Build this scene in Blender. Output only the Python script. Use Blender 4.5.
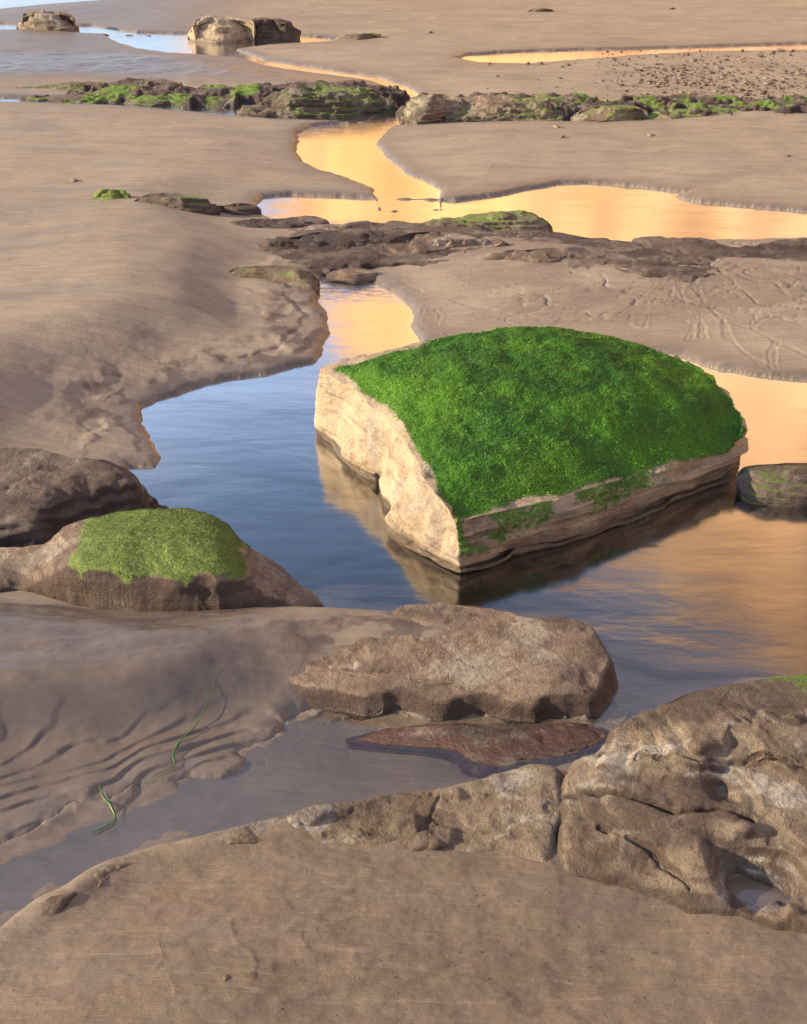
import bpy, math, random
import numpy as np
R = math.radians
rng = np.random.RandomState(7)
random.seed(7)
for o in list(bpy.data.objects): bpy.data.objects.remove(o)
scn = bpy.context.scene
col = scn.collection

# ------------------------------------------------------------ camera, sky, sun
CH, PITCH, F, CX, CY = 2.4, R(28.2), 1236.0, 403.5, 512.0
cd = bpy.data.cameras.new('camera'); cam = bpy.data.objects.new('camera', cd); col.objects.link(cam)
cd.sensor_fit = 'VERTICAL'; cd.sensor_height = 24; cd.lens = 24*F/1024
cd.clip_start = .05; cd.clip_end = 3000
cam.location = (0, 0, CH); cam.rotation_euler = (R(90)-PITCH, 0, 0)
scn.camera = cam
SUN_EL, SUN_AZ = R(18.5), R(-96)        # azimuth clockwise from +Y (the view), so -94 = from the left
sv = (math.sin(SUN_AZ)*math.cos(SUN_EL), math.cos(SUN_AZ)*math.cos(SUN_EL), math.sin(SUN_EL))
sd = bpy.data.lights.new('sun', 'SUN'); so = bpy.data.objects.new('sun', sd); col.objects.link(so)
sd.energy = 5.0; sd.angle = R(.6); sd.color = (1, .82, .56)
so.location = (-30, -10, 20)
so.rotation_euler = (math.pi/2-SUN_EL, 0, math.atan2(sv[0], -sv[1]))
wd = bpy.data.worlds.new('World'); scn.world = wd; wd.use_nodes = True
wn = wd.node_tree.nodes; wl = wd.node_tree.links
sky = wn.new('ShaderNodeTexSky'); sky.sky_type = 'NISHITA'; sky.sun_disc = False; sky.ozone_density = 3.0
sky.sun_elevation = SUN_EL; sky.sun_rotation = SUN_AZ % (2*math.pi)
tc = wn.new('ShaderNodeTexCoord'); mp = wn.new('ShaderNodeMapping'); mp.inputs[3].default_value = (1.6, 1.6, 4.5); cn = wn.new('ShaderNodeTexNoise')
cn.inputs['Scale'].default_value = 1.7; cn.inputs['Detail'].default_value = 7; cn.inputs['Roughness'].default_value = .55; cn.inputs['Distortion'].default_value = .5
cr = wn.new('ShaderNodeMapRange'); cr.inputs[1].default_value = .32; cr.inputs[2].default_value = .70; cr.inputs[4].default_value = .5
cm = wn.new('ShaderNodeMix'); cm.data_type = 'RGBA'; cm.inputs[7].default_value = (5.6, 5.8, 7.2, 1)
wl.new(tc.outputs['Generated'], mp.inputs[0]); wl.new(mp.outputs[0], cn.inputs['Vector']); wl.new(cn.outputs[0], cr.inputs[0]); wl.new(cr.outputs[0], cm.inputs[0])
wl.new(sky.outputs[0], cm.inputs[6]); wl.new(cm.outputs[2], wn['Background'].inputs[0]); wn['Background'].inputs[1].default_value = .128
scn.view_settings.view_transform = 'Standard'; scn.view_settings.look = 'None'
scn.view_settings.exposure = .84; scn.view_settings.gamma = 1
scn.render.engine = 'CYCLES'
scn.cycles.max_bounces = 6; scn.cycles.transparent_max_bounces = 8

# ------------------------------------------------------------ maths helpers
def unproj(px, py, z=0.0):
    a = (np.asarray(px, float)-CX)/F; b = (np.asarray(py, float)-CY)/F
    dx = a; dy = math.cos(PITCH) - b*math.sin(PITCH); dz = -math.sin(PITCH) - b*math.cos(PITCH)
    t = (z-CH)/dz
    return np.stack([dx*t, dy*t], -1)
def W(pts, z=0.0):
    p = np.array(pts, float); return unproj(p[:, 0], p[:, 1], z)
def sst(a, b, x):
    t = np.clip((x-a)/(b-a), 0, 1); return t*t*(3-2*t)
def _h(*c):
    n = np.zeros(c[0].shape, np.uint32)
    for v, k in zip(c, (374761393, 668265263, 2147483647, 1274126177)):
        n = n + v.astype(np.int64).astype(np.uint32)*np.uint32(k & 0xffffffff)
    n = (n ^ (n >> np.uint32(13)))*np.uint32(1274126177)
    n = (n ^ (n >> np.uint32(15)))*np.uint32(2246822519)
    n = n ^ (n >> np.uint32(16))
    return n.astype(np.float64)/4294967295.0*2-1
def n2(x, y, s=0):
    xi = np.floor(x); yi = np.floor(y); u = x-xi; v = y-yi
    u = u*u*u*(u*(u*6-15)+10); v = v*v*v*(v*(v*6-15)+10); S = np.full(x.shape, s)
    a = _h(xi, yi, S); b = _h(xi+1, yi, S); c = _h(xi, yi+1, S); d = _h(xi+1, yi+1, S)
    return (a*(1-u)+b*u)*(1-v)+(c*(1-u)+d*u)*v
def fb2(x, y, oct=4, s=0, g=.5):
    r = 0; a = 1; t = 0
    for k in range(oct):
        r = r+a*n2(x, y, s+k*17); t += a; a *= g
        x, y = 1.61*x+1.17*y+3.1, -1.17*x+1.61*y+7.7
    return r/t
def n3(x, y, z, s=0):
    xi = np.floor(x); yi = np.floor(y); zi = np.floor(z)
    u = x-xi; v = y-yi; w = z-zi
    u = u*u*(3-2*u); v = v*v*(3-2*v); w = w*w*(3-2*w); r = 0; S = np.full(x.shape, s)
    for i in (0, 1):
        for j in (0, 1):
            for k in (0, 1):
                r = r+_h(xi+i, yi+j, zi+k, S)*(u if i else 1-u)*(v if j else 1-v)*(w if k else 1-w)
    return r
def fb3(x, y, z, oct=4, s=0, g=.5):
    r = 0; a = 1; t = 0
    for k in range(oct):
        r = r+a*n3(x, y, z, s+k*13); t += a; a *= g
        x, y, z = 1.7*x+1.0*y+2.2, -1.0*x+1.7*y+.3*z+5.1, 1.95*z+.2*x+9.4
    return r/t
def ridge2(x, y, oct, s): return 1-np.abs(fb2(x, y, oct, s))*2
def seg_dist(P, A, B):
    ab = B-A; L = (ab**2).sum()+1e-12
    t = np.clip(((P-A)@ab)/L, 0, 1)
    q = P-A-t[:, None]*ab
    return np.sqrt((q**2).sum(1)), t
def line_dist(P, pl, closed=False):
    """distance to a polyline, limited to points near it"""
    d = np.full(len(P), 1e3); n = len(pl)
    for i in range(n if closed else n-1):
        d = np.minimum(d, seg_dist(P, pl[i], pl[(i+1) % n])[0])
    return d
def inside(P, pl):
    r = np.zeros(len(P), bool); n = len(pl); x, y = P[:, 0], P[:, 1]
    for i in range(n):
        a, b = pl[i], pl[(i+1) % n]
        if a[1] == b[1]: continue
        c = ((a[1] > y) != (b[1] > y)) & (x < (b[0]-a[0])*(y-a[1])/(b[1]-a[1])+a[0])
        r ^= c
    return r
def smooth_closed(p, n):
    """Catmull-Rom through closed points, resampled to n by arc length"""
    p = np.array(p, float); m = len(p); out = []
    for i in range(m):
        a, b, c, d = p[i-1], p[i], p[(i+1) % m], p[(i+2) % m]
        for t in np.linspace(0, 1, 12, endpoint=False):
            out.append(.5*((2*b)+(c-a)*t+(2*a-5*b+4*c-d)*t*t+(3*b-a-3*c+d)*t**3))
    q = np.array(out); q2 = np.vstack([q, q[:1]])
    s = np.concatenate([[0], np.cumsum(np.sqrt((np.diff(q2[:, :2], axis=0)**2).sum(1)))])
    tt = np.linspace(0, s[-1], n, endpoint=False)
    return np.stack([np.interp(tt, s, q2[:, k]) for k in range(q.shape[1])], 1)
def sdf(P, polys):
    """>0 outside the polygons (metres)"""
    d = np.full(len(P), 1e3); ins = np.zeros(len(P), bool)
    for pl in polys:
        lo = pl.min(0)-1.5; hi = pl.max(0)+1.5
        m = np.all((P > lo) & (P < hi), 1)
        if not m.any(): continue
        Q = P[m]; dd = line_dist(Q, pl, True); i = inside(Q, pl)
        d[m] = np.minimum(d[m], dd); ins[m] |= i
    # a point inside one polygon but near the edge of another is still water
    dd = np.where(ins, -d, d)
    return np.clip(dd, -1.5, 1.5)

# ------------------------------------------------------------ mesh helpers
def mesh_np(name, V, Fq, mats, attrs=None, parent=None, smooth=True, tri=False):
    me = bpy.data.meshes.new(name); V = np.asarray(V, np.float32); Fq = np.asarray(Fq, np.int32)
    k = Fq.shape[1]
    me.vertices.add(len(V)); me.vertices.foreach_set('co', V.ravel())
    me.loops.add(Fq.size); me.loops.foreach_set('vertex_index', Fq.ravel())
    me.polygons.add(len(Fq)); me.polygons.foreach_set('loop_start', np.arange(0, Fq.size, k, dtype=np.int32))
    me.polygons.foreach_set('loop_total', np.full(len(Fq), k, np.int32))
    me.polygons.foreach_set('use_smooth', np.full(len(Fq), smooth))
    me.update(calc_edges=True)
    for an, av in (attrs or {}).items():
        a = me.attributes.new(an, 'FLOAT', 'POINT'); a.data.foreach_set('value', np.asarray(av, np.float32).ravel())
    me.materials.append(mats)
    o = bpy.data.objects.new(name, me); col.objects.link(o)
    if parent is not None: o.parent = parent
    return o
def tag(o, label=None, cat=None, group=None, kind=None):
    if label: o['label'] = label
    if cat: o['category'] = cat
    if group: o['group'] = group
    if kind: o['kind'] = kind
    return o
def grid_faces(nr, nc, wrap=False):
    i = np.arange(nr-1)[:, None]; j = np.arange(nc if wrap else nc-1)[None, :]; j2 = (j+1) % nc
    a = i*nc+j; b = i*nc+j2; c = (i+1)*nc+j2; d = (i+1)*nc+j
    return np.stack([a, b, c, d], -1).reshape(-1, 4)
def grid_normals(G, wrap):
    if wrap: du = np.roll(G, -1, 1)-np.roll(G, 1, 1)
    else: du = np.gradient(G, axis=1)
    dv = np.gradient(G, axis=0)
    n = np.cross(du, dv); n /= (np.linalg.norm(n, axis=-1, keepdims=True)+1e-12)
    return n

# ------------------------------------------------------------ materials
class NT:
    def __init__(s, name):
        s.m = bpy.data.materials.new(name); s.m.use_nodes = True; s.t = s.m.node_tree; s.t.nodes.clear()
        s.out = s.t.nodes.new('ShaderNodeOutputMaterial')
    def n(s, typ, **k):
        d = s.t.nodes.new('ShaderNode'+typ)
        for a, v in k.items(): setattr(d, a, v)
        return d
    def put(s, sock, v):
        if isinstance(v, bpy.types.NodeSocket): s.t.links.new(v, sock)
        elif isinstance(v, (tuple, list)) and len(v) == 3 and sock.type == 'RGBA': sock.default_value = (*v, 1)
        else: sock.default_value = v
    def math(s, op, a, b=0.0, c=None, clamp=False):
        d = s.n('Math', operation=op, use_clamp=clamp); s.put(d.inputs[0], a); s.put(d.inputs[1], b)
        if c is not None: s.put(d.inputs[2], c)
        return d.outputs[0]
    def mix(s, f, a, b, mode='MIX'):
        d = s.n('Mix', data_type='RGBA', blend_type=mode); s.put(d.inputs[0], f); s.put(d.inputs[6], a); s.put(d.inputs[7], b)
        return d.outputs[2]
    def pos(s, scale=(1, 1, 1), rot=(0, 0, 0), src=None):
        if src is None: src = s.n('NewGeometry').outputs['Position']
        d = s.n('Mapping'); s.put(d.inputs[0], src); d.inputs[3].default_value = scale; d.inputs[2].default_value = rot
        return d.outputs[0]
    def noise(s, vec, scale, detail=4, rough=.55, dist=0):
        d = s.n('TexNoise'); s.put(d.inputs['Vector'], vec); d.inputs['Scale'].default_value = scale
        d.inputs['Detail'].default_value = detail; d.inputs['Roughness'].default_value = rough; d.inputs['Distortion'].default_value = dist
        return d.outputs[0]
    def voro(s, vec, scale, feat='F1', out='Distance'):
        d = s.n('TexVoronoi', feature=feat); s.put(d.inputs['Vector'], vec); d.inputs['Scale'].default_value = scale
        return d.outputs[out]
    def rng(s, v, a, b, c=0.0, d=1.0):
        m = s.n('MapRange'); s.put(m.inputs[0], v)
        for i, q in enumerate((a, b, c, d)): m.inputs[i+1].default_value = q
        return m.outputs[0]
    def attr(s, name): return s.n('Attribute', attribute_name=name).outputs['Fac']
    def bump(s, h, dist, strength=1.0, normal=None):
        b = s.n('Bump'); s.put(b.inputs['Height'], h); b.inputs['Distance'].default_value = dist; b.inputs['Strength'].default_value = strength
        if normal is not None: s.put(b.inputs['Normal'], normal)
        return b.outputs[0]
    def princ(s, base, rough, normal=None, spec=.5, **kw):
        p = s.n('BsdfPrincipled'); s.put(p.inputs['Base Color'], base); s.put(p.inputs['Roughness'], rough)
        s.put(p.inputs['Specular IOR Level'], spec)
        if normal is not None: s.put(p.inputs['Normal'], normal)
        for k, v in kw.items(): s.put(p.inputs[k.replace('_', ' ')], v)
        s.t.links.new(p.outputs[0], s.out.inputs[0]); return s.m

def mat_sand():
    t = NT('beach_sand'); P = t.pos()
    wet = t.attr('wet'); dark = t.attr('dark')
    wp = t.rng(t.noise(t.pos((.5, 1.6, 1), (0, 0, R(-8))), 1.1, 6, .62, .6), .50, .64)
    wet = t.math('MAXIMUM', wet, t.math('MULTIPLY', wp, .42))
    big = t.noise(P, .55, 5, .55); near = t.attr('tone')
    strk = t.noise(t.pos((.6, 3.2, 1), (0, 0, R(-12))), 2.2, 6, .6, .4)
    c = t.mix(t.rng(big, .3, .7), (.36, .285, .20), (.45, .365, .262))
    c = t.mix(near, c, t.mix(t.rng(big, .35, .65), (.150, .102, .055), (.215, .155, .090)))
    c = t.mix(t.math('MULTIPLY', t.rng(strk, .42, .66), .4), c, (.25, .17, .115))
    fine = t.noise(t.pos((.7, 9, 1), (0, 0, R(-16))), 5, 7, .7, .5)
    c = t.mix(t.math('MULTIPLY', t.rng(fine, .48, .66), .42), c, (.17, .115, .08))
    c = t.mix(t.math('MULTIPLY', t.rng(fine, .46, .34), .30), c, (.50, .38, .26))
    grain = t.noise(P, 420, 2, .7)
    c = t.mix(t.rng(grain, .36, .60, .85, 0), c, (.22, .155, .11))
    speck = t.voro(P, 260)
    c = t.mix(t.math('MULTIPLY', t.rng(speck, .06, .17, 1, 0), .8), c, (.10, .065, .05))
    mud = t.rng(t.noise(t.pos((.6, 1.5, 1)), 5, 8, .72, .5), .5, .62)
    sp2 = t.voro(t.pos(rot=(.3, .5, .9)), 95)
    c = t.mix(t.math('MULTIPLY', t.rng(sp2, .035, .07, 1, 0), .7), c, (.55, .48, .40))
    c = t.mix(t.math('MULTIPLY', mud, .38), c, (.20, .145, .11))
    c = t.mix(t.math('MULTIPLY', dark, .85), c, (.085, .05, .04))
    c = t.mix(t.math('MULTIPLY', wet, .80), c, (.118, .092, .078))
    ro = t.rng(wet, 0, 1, .82, .20)
    g = t.noise(P, 240, 3, .7); g2 = t.noise(P, 38, 5, .65)
    rip = t.noise(t.pos((1.2, 5, 1), (0, 0, R(-15))), 9, 4, .6, .6)
    dry = t.rng(wet, 0, 1, 1, .25)
    h = t.math('MULTIPLY_ADD', g, .0018, t.math('MULTIPLY', g2, .0035))
    h = t.math('MULTIPLY_ADD', rip, .0055, h)
    h = t.math('MULTIPLY_ADD', fine, .007, h)
    h = t.math('MULTIPLY', h, dry)
    return t.princ(c, ro, t.bump(h, 1, .9), .45)

def mat_rock(name, ca, cb, cdk, algae=(.05, .11, .012), wetdark=.45, strata=1.0, bumpk=1.0, dirt=(.11, .065, .045), pale=(.42, .35, .27), cracks=.45):
    t = NT(name); P = t.pos()
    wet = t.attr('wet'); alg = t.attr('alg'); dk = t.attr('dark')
    n = t.noise(P, 3.5, 7, .6, .3)
    c = t.mix(t.rng(n, .35, .65), ca, cb)
    st = t.noise(t.pos((1.2, 1.2, 26), (R(3), R(-4), 0)), 1.6, 6, .6, .5)
    c = t.mix(t.math('MULTIPLY', t.rng(st, .52, .66), .75*strata), c, cdk)
    pp = t.rng(t.noise(t.pos((1, 1.8, 1)), 3.1, 9, .68, .8), .52, .58)
    c = t.mix(t.math('MULTIPLY', pp, .8), c, pale)
    rr = t.rng(t.noise(t.pos((1, 1, 1), (.4, .2, 1)), 4.7, 8, .7, .8), .55, .63)
    c = t.mix(t.math('MULTIPLY', rr, .75), c, dirt)
    wv = t.n('VectorMath', operation='MULTIPLY_ADD'); nz = t.n('TexNoise'); t.put(nz.inputs['Vector'], P); nz.inputs['Scale'].default_value = 5; nz.inputs['Detail'].default_value = 5
    t.put(wv.inputs[0], nz.outputs['Color']); wv.inputs[1].default_value = (.35, .35, .35); t.put(wv.inputs[2], P)
    vo = t.voro(t.pos((1, 1, 2.5), src=wv.outputs[0]), 3.6, 'DISTANCE_TO_EDGE')
    ck = t.math('MULTIPLY', t.rng(vo, .004, .022, 1, 0), t.math('MULTIPLY', t.rng(t.noise(P, 2.5, 3), .50, .62), .6*cracks))
    c = t.mix(t.math('MULTIPLY', ck, .8), c, cdk)
    blot = t.rng(t.noise(P, 11, 8, .7, .5), .5, .62)
    c = t.mix(t.math('MULTIPLY', blot, .5), c, dirt)
    pit = t.rng(t.noise(P, 75, 5, .75), .54, .66)
    c = t.mix(t.math('MULTIPLY', pit, .55), c, cdk)
    lite = t.rng(t.noise(P, 30, 6, .7), .58, .70)
    c = t.mix(t.math('MULTIPLY', lite, .35), c, tuple(min(.6, v*1.7) for v in ca))
    gr = t.noise(P, 260, 4, .8)
    c = t.mix(t.rng(gr, .50, .66, 0, .6), c, cdk)
    c = t.mix(t.rng(gr, .44, .32, 0, .45), c, tuple(min(.65, v*1.8) for v in cb))
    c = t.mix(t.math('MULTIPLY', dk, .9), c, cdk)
    c = t.mix(t.math('MULTIPLY', wet, wetdark), c, tuple(v*.45 for v in cdk))
    gn = t.noise(P, 16, 6, .7)
    cover = t.math('ADD', alg, t.math('MULTIPLY', t.math('SUBTRACT', t.noise(P, 48, 5, .75), .5), 1.1))
    cover = t.rng(cover, .42, .62)
    gcol = t.mix(t.rng(gn, .35, .65), algae, tuple(v*w for v, w in zip(algae, (.45, .5, .8))))
    gcol = t.mix(t.rng(t.noise(P, 150, 3, .7), .45, .7), gcol, tuple(v*w for v, w in zip(algae, (2.0, 1.7, 1.3))))
    c = t.mix(cover, c, gcol)
    ro = t.rng(wet, 0, 1, .78, .3)
    h = t.math('MULTIPLY_ADD', t.noise(P, 22, 8, .7, .3), .026, t.math('MULTIPLY', t.noise(P, 130, 5, .75), .010))
    h = t.math('MULTIPLY_ADD', st, .020*strata, h)
    h = t.math('MULTIPLY_ADD', ck, -.022, h)
    h = t.math('MULTIPLY', h, bumpk)
    return t.princ(c, ro, t.bump(h, 1, .85), .4)

def mat_algae(name, a, b, c3):
    t = NT(name); P = t.pos()
    n = t.noise(P, 3.2, 7, .7, .6); f = t.noise(P, 90, 4, .7)
    c = t.mix(t.rng(n, .42, .60), a, b)
    c = t.mix(t.rng(f, .5, .72), c, c3)
    c = t.mix(t.math('MULTIPLY', t.rng(t.noise(t.pos((1, 2, 2)), 9, 8, .78, .7), .56, .66), .6), c, (.06, .06, .03))
    c = t.mix(t.math('MULTIPLY', t.rng(t.noise(P, 1.3, 3), .5, .62), .45), c, c3)
    return t.princ(c, .5, None, .35)

def mat_water():
    t = NT('tide_water'); P = t.pos(); rp = t.attr('ripple')
    calm = t.noise(t.pos((1, 2.2, 1)), 1.5, 3, .5, .3)
    mid = t.noise(t.pos((2.0, 3.5, 1), (0, 0, R(-20))), 3.2, 3, .55, .8)
    riv = t.noise(t.pos((1.0, 2.4, 1), (0, 0, R(-35))), 9, 3, .5, 1.2)
    h = t.math('MULTIPLY_ADD', calm, .0045, t.math('MULTIPLY', mid, .0004))
    h = t.math('MULTIPLY_ADD', t.math('MULTIPLY', riv, rp), .016, h)
    nm = t.bump(h, 1, 1)
    fr = t.n('Fresnel'); fr.inputs[0].default_value = 1.33; t.put(fr.inputs[1], nm)
    rp = rp
    fac = t.math('MULTIPLY_ADD', fr.outputs[0], 10.5, -.28, clamp=True); fac = t.math('MINIMUM', t.math('MAXIMUM', fac, .11), .9)
    gl = t.n('BsdfGlossy'); gl.inputs['Color'].default_value = (1, 1, 1, 1); gl.inputs['Roughness'].default_value = .13; t.put(gl.inputs['Normal'], nm)
    tr = t.n('BsdfTransparent'); dep = t.attr('depth'); t.put(tr.inputs[0], t.mix(t.rng(dep, 0, .20), (.97, .94, .89), (.34, .21, .10)))
    rf = t.mix(fac, (0, 0, 0), (1, 1, 1)); t.put(gl.inputs['Color'], rf)
    tint = t.mix(t.rng(dep, 0, .24), (.97, .94, .89), (.13, .09, .045))
    k = t.math('MULTIPLY_ADD', fac, -.62, 1.0); kc = t.mix(k, (0, 0, 0), (1, 1, 1)); t.put(tr.inputs[0], t.mix(1.0, tint, kc, 'MULTIPLY'))
    mx = t.n('AddShader'); t.put(mx.inputs[0], tr.outputs[0]); t.put(mx.inputs[1], gl.outputs[0])
    t.t.links.new(mx.outputs[0], t.out.inputs[0]); return t.m

def mat_cliff():
    t = NT('golden_cliff'); P = t.pos()
    st = t.noise(t.pos((.25, .25, 3)), .22, 6, .6, .4)
    vt = t.noise(t.pos((1.6, 1.6, .12)), .35, 5, .6)
    c = t.mix(t.rng(st, .35, .65), (.76, .50, .24), (.60, .36, .16))
    c = t.mix(t.math('MULTIPLY', t.rng(vt, .50, .62), .8), c, (.36, .15, .06))
    c = t.mix(t.math('MULTIPLY', t.rng(vt, .45, .3), .6), c, (.85, .66, .42))
    c = t.mix(t.math('MULTIPLY', t.rng(t.noise(P, .11, 4, .6), .50, .62), .5), c, (.50, .30, .17))
    yy = t.n('SeparateXYZ'); t.put(yy.inputs[0], P)
    c = t.mix(t.rng(yy.outputs[1], 48, 30, 0, .75), c, (.46, .31, .245))
    h = t.math('MULTIPLY', t.noise(P, .8, 6, .65), .9)
    return t.princ(c, .9, t.bump(h, 1, .8), .2)

M_SAND = mat_sand(); M_WATER = mat_water(); M_CLIFF = mat_cliff()
M_PALE = mat_rock('pale_sandstone', (.50, .355, .215), (.60, .45, .29), (.13, .085, .055), algae=(.055, .16, .012), strata=.55, cracks=0, dirt=(.24, .165, .105))
M_BROWN = mat_rock('brown_rock', (.22, .15, .10), (.31, .22, .155), (.075, .045, .036), algae=(.17, .24, .05), dirt=(.09, .05, .034))
M_DARK = mat_rock('dark_rock', (.115, .08, .06), (.185, .135, .10), (.045, .027, .026), algae=(.13, .21, .03), pale=(.24, .19, .155))
M_RED = mat_rock('red_wet_rock', (.13, .045, .035), (.17, .07, .05), (.04, .016, .016), wetdark=.2)
M_GREY = mat_rock('grey_ledge_rock', (.21, .155, .10), (.30, .23, .16), (.075, .045, .032), algae=(.12, .13, .06), dirt=(.15, .085, .05), pale=(.46, .405, .34))
M_ALG = mat_algae('green_algae', (.085, .24, .014), (.026, .11, .016), (.17, .34, .02))
M_ALG2 = mat_algae('pale_algae', (.16, .22, .035), (.08, .12, .025), (.30, .36, .09))

# ------------------------------------------------------------ water outlines (shorelines, z = 0)
POOL = W([(100, 545), (120, 500), (128, 468), (156, 467), (161, 459), (150, 440), (141, 424), (143, 408), (160, 400), (182, 394), (208, 385), (240, 378), (268, 375), (292, 368), (314, 363),
          (324, 350), (330, 332), (326, 316), (318, 302), (316, 290), (322, 276), (340, 268), (362, 276), (384, 288), (404, 300), (416, 316), (410, 330), (424, 344), (480, 350), (600, 350), (682, 357),
          (700, 363), (722, 369), (760, 375), (807, 381), (900, 392), (1150, 410), (1300, 640), (1100, 700), (900, 700), (760, 700), (690, 705), (640, 722), (604, 744), (585, 738), (600, 700), (590, 650),
          (520, 640), (400, 630), (300, 620), (200, 600)])
PUD = W([(612, 728), (560, 716), (500, 716), (430, 720), (392, 711), (352, 704), (318, 708), (296, 720), (284, 738), (262, 745), (246, 752), (252, 764), (222, 778), (190, 776), (168, 786), (136, 790), (112, 803),
         (70, 806), (40, 826), (0, 846), (-80, 870), (-160, 1000), (-60, 985), (10, 940), (70, 900), (160, 865), (260, 845), (400, 822), (480, 812), (565, 792), (606, 760)])
GOLD = W([(255, 206), (264, 198), (290, 195), (338, 197), (380, 199), (438, 200), (455, 201), (500, 196), (534, 189), (560, 184), (590, 183), (640, 187), (662, 190), (690, 193), (672, 197), (700, 203), (745, 206), (807, 212), (950, 224),
          (1000, 236), (940, 244), (807, 240), (700, 242), (590, 244), (560, 238), (500, 226), (430, 226), (330, 226), (280, 224), (258, 214)])
RILL = W([(418, 96), (424, 104), (410, 114), (402, 124), (386, 131), (378, 142), (380, 152), (394, 163), (404, 172), (424, 181), (440, 189), (441, 210), (380, 212), (374, 190), (350, 180), (322, 172), (304, 163), (296, 152), (300, 142), (296, 134), (312, 127), (336, 124), (366, 122), (376, 112), (396, 100), (404, 94)])
UPST = W([(414, 104), (398, 92), (372, 82), (335, 77), (290, 71), (262, 66), (246, 60), (222, 58), (200, 56), (170, 54), (140, 50), (120, 44), (104, 36), (140, 33), (190, 34), (250, 38), (296, 36), (330, 38), (334, 42), (304, 44), (268, 46), (236, 50), (262, 60), (300, 66), (340, 72), (378, 77), (404, 86), (430, 98)])
SHEET = W([(455, 59), (470, 55), (520, 52), (590, 50), (660, 48.5), (740, 46), (807, 44), (900, 42), (900, 49), (807, 51), (700, 53), (640, 56), (570, 62), (520, 65), (480, 64)])
FRONTL = W([(-120, 96), (0, 98), (60, 99), (130, 99), (200, 101), (262, 104), (330, 108), (400, 112), (404, 124), (330, 122), (280, 121), (230, 117), (180, 112), (120, 107), (60, 105), (0, 103), (-120, 102)])
FRONTR = W([(398, 116), (450, 114), (560, 114), (640, 116), (660, 121), (600, 124), (540, 122), (460, 124), (400, 128)])
SEA = W([(-1500, -30), (60, -30), (190, -12), (120, 0), (40, 6), (0, 10), (-60, 20), (20, 25), (92, 26), (130, 32), (150, 36), (96, 35), (40, 31), (0, 31), (-300, 34), (-1500, 40)])
POLYS = [POOL, PUD, GOLD, RILL, UPST, SHEET, FRONTL, FRONTR, SEA]
RIM = W([(-160, 1010), (-60, 965), (0, 926), (40, 893), (95, 866), (155, 845), (220, 830), (300, 815), (400, 800), (470, 788), (520, 773), (562, 766), (620, 790), (700, 800), (807, 800), (1000, 800), (1500, 800)], .14)
CREST = W([(-500, 470), (-200, 420), (-60, 386), (0, 368), (60, 345), (130, 318), (200, 290), (262, 266)], .17)
BANK = W([(-400, 640), (-100, 612), (0, 598), (80, 606), (160, 610), (240, 612), (330, 608), (400, 612), (560, 622), (606, 660), (560, 712), (470, 716), (400, 706), (340, 700), (300, 712), (240, 738), (180, 770), (110, 796), (40, 812), (-100, 850), (-400, 960)], .03)
# little drainage channels on the right bank (photo: the branching fan)
CHAN = [([(596, 236), (640, 246), (700, 250)], 2, .004),
        ([(700, 285), (692, 298), (703, 314), (722, 330), (750, 338), (775, 350), (812, 364)], 4, .018),
        ([(722, 330), (728, 345), (742, 358), (768, 374)], 4, .014), ([(775, 350), (770, 362), (775, 376)], 3, .012),
        ([(812, 318), (780, 322), (760, 330), (750, 338)], 3, .012), ([(740, 268), (720, 276), (700, 285)], 3, .010),
        ([(664, 290), (650, 302), (634, 314), (616, 324)], 3, .012), ([(670, 294), (656, 308), (648, 322), (644, 334)], 3, .012),
        ([(676, 298), (684, 314), (700, 328), (702, 344)], 3, .014), ([(660, 288), (640, 296), (622, 304)], 3, .010), ([(690, 322), (692, 334), (688, 346)], 3, .01),
        ([(400, 286), (424, 300), (446, 306), (470, 314), (520, 326)], 4, .012), ([(408, 302), (424, 312), (420, 324), (432, 334)], 3, .016), ([(430, 308), (440, 322), (436, 332), (448, 340)], 3, .013),
        ([(460, 290), (476, 296), (500, 300)], 3, .008), ([(700, 365), (745, 352), (775, 350)], 2, .006)]
WRINKLE = [([(232, 932), (238, 950), (252, 960), (258, 972)], .004), ([(303, 946), (310, 956), (318, 958)], .004), ([(303, 938), (330, 930), (368, 914)], .005), ([(160, 950), (166, 966), (158, 976)], .004), ([(172, 988), (178, 1004)], .003), ([(284, 900), (296, 918), (318, 926)], .003)]
SCALW = W([(-150, 745), (40, 728), (160, 716), (250, 706), (330, 702), (420, 708), (470, 716), (430, 724), (350, 714), (300, 738), (262, 764), (190, 798), (120, 820), (20, 850), (-150, 890)])
FLAT = W([(-200, 60), (60, 52), (140, 52), (240, 60), (330, 76), (400, 84), (350, 92), (180, 88), (60, 84), (-200, 90)])

def stair(v, sharp=.72):
    f = np.floor(v); return f+sst(sharp, 1, v-f)

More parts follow.
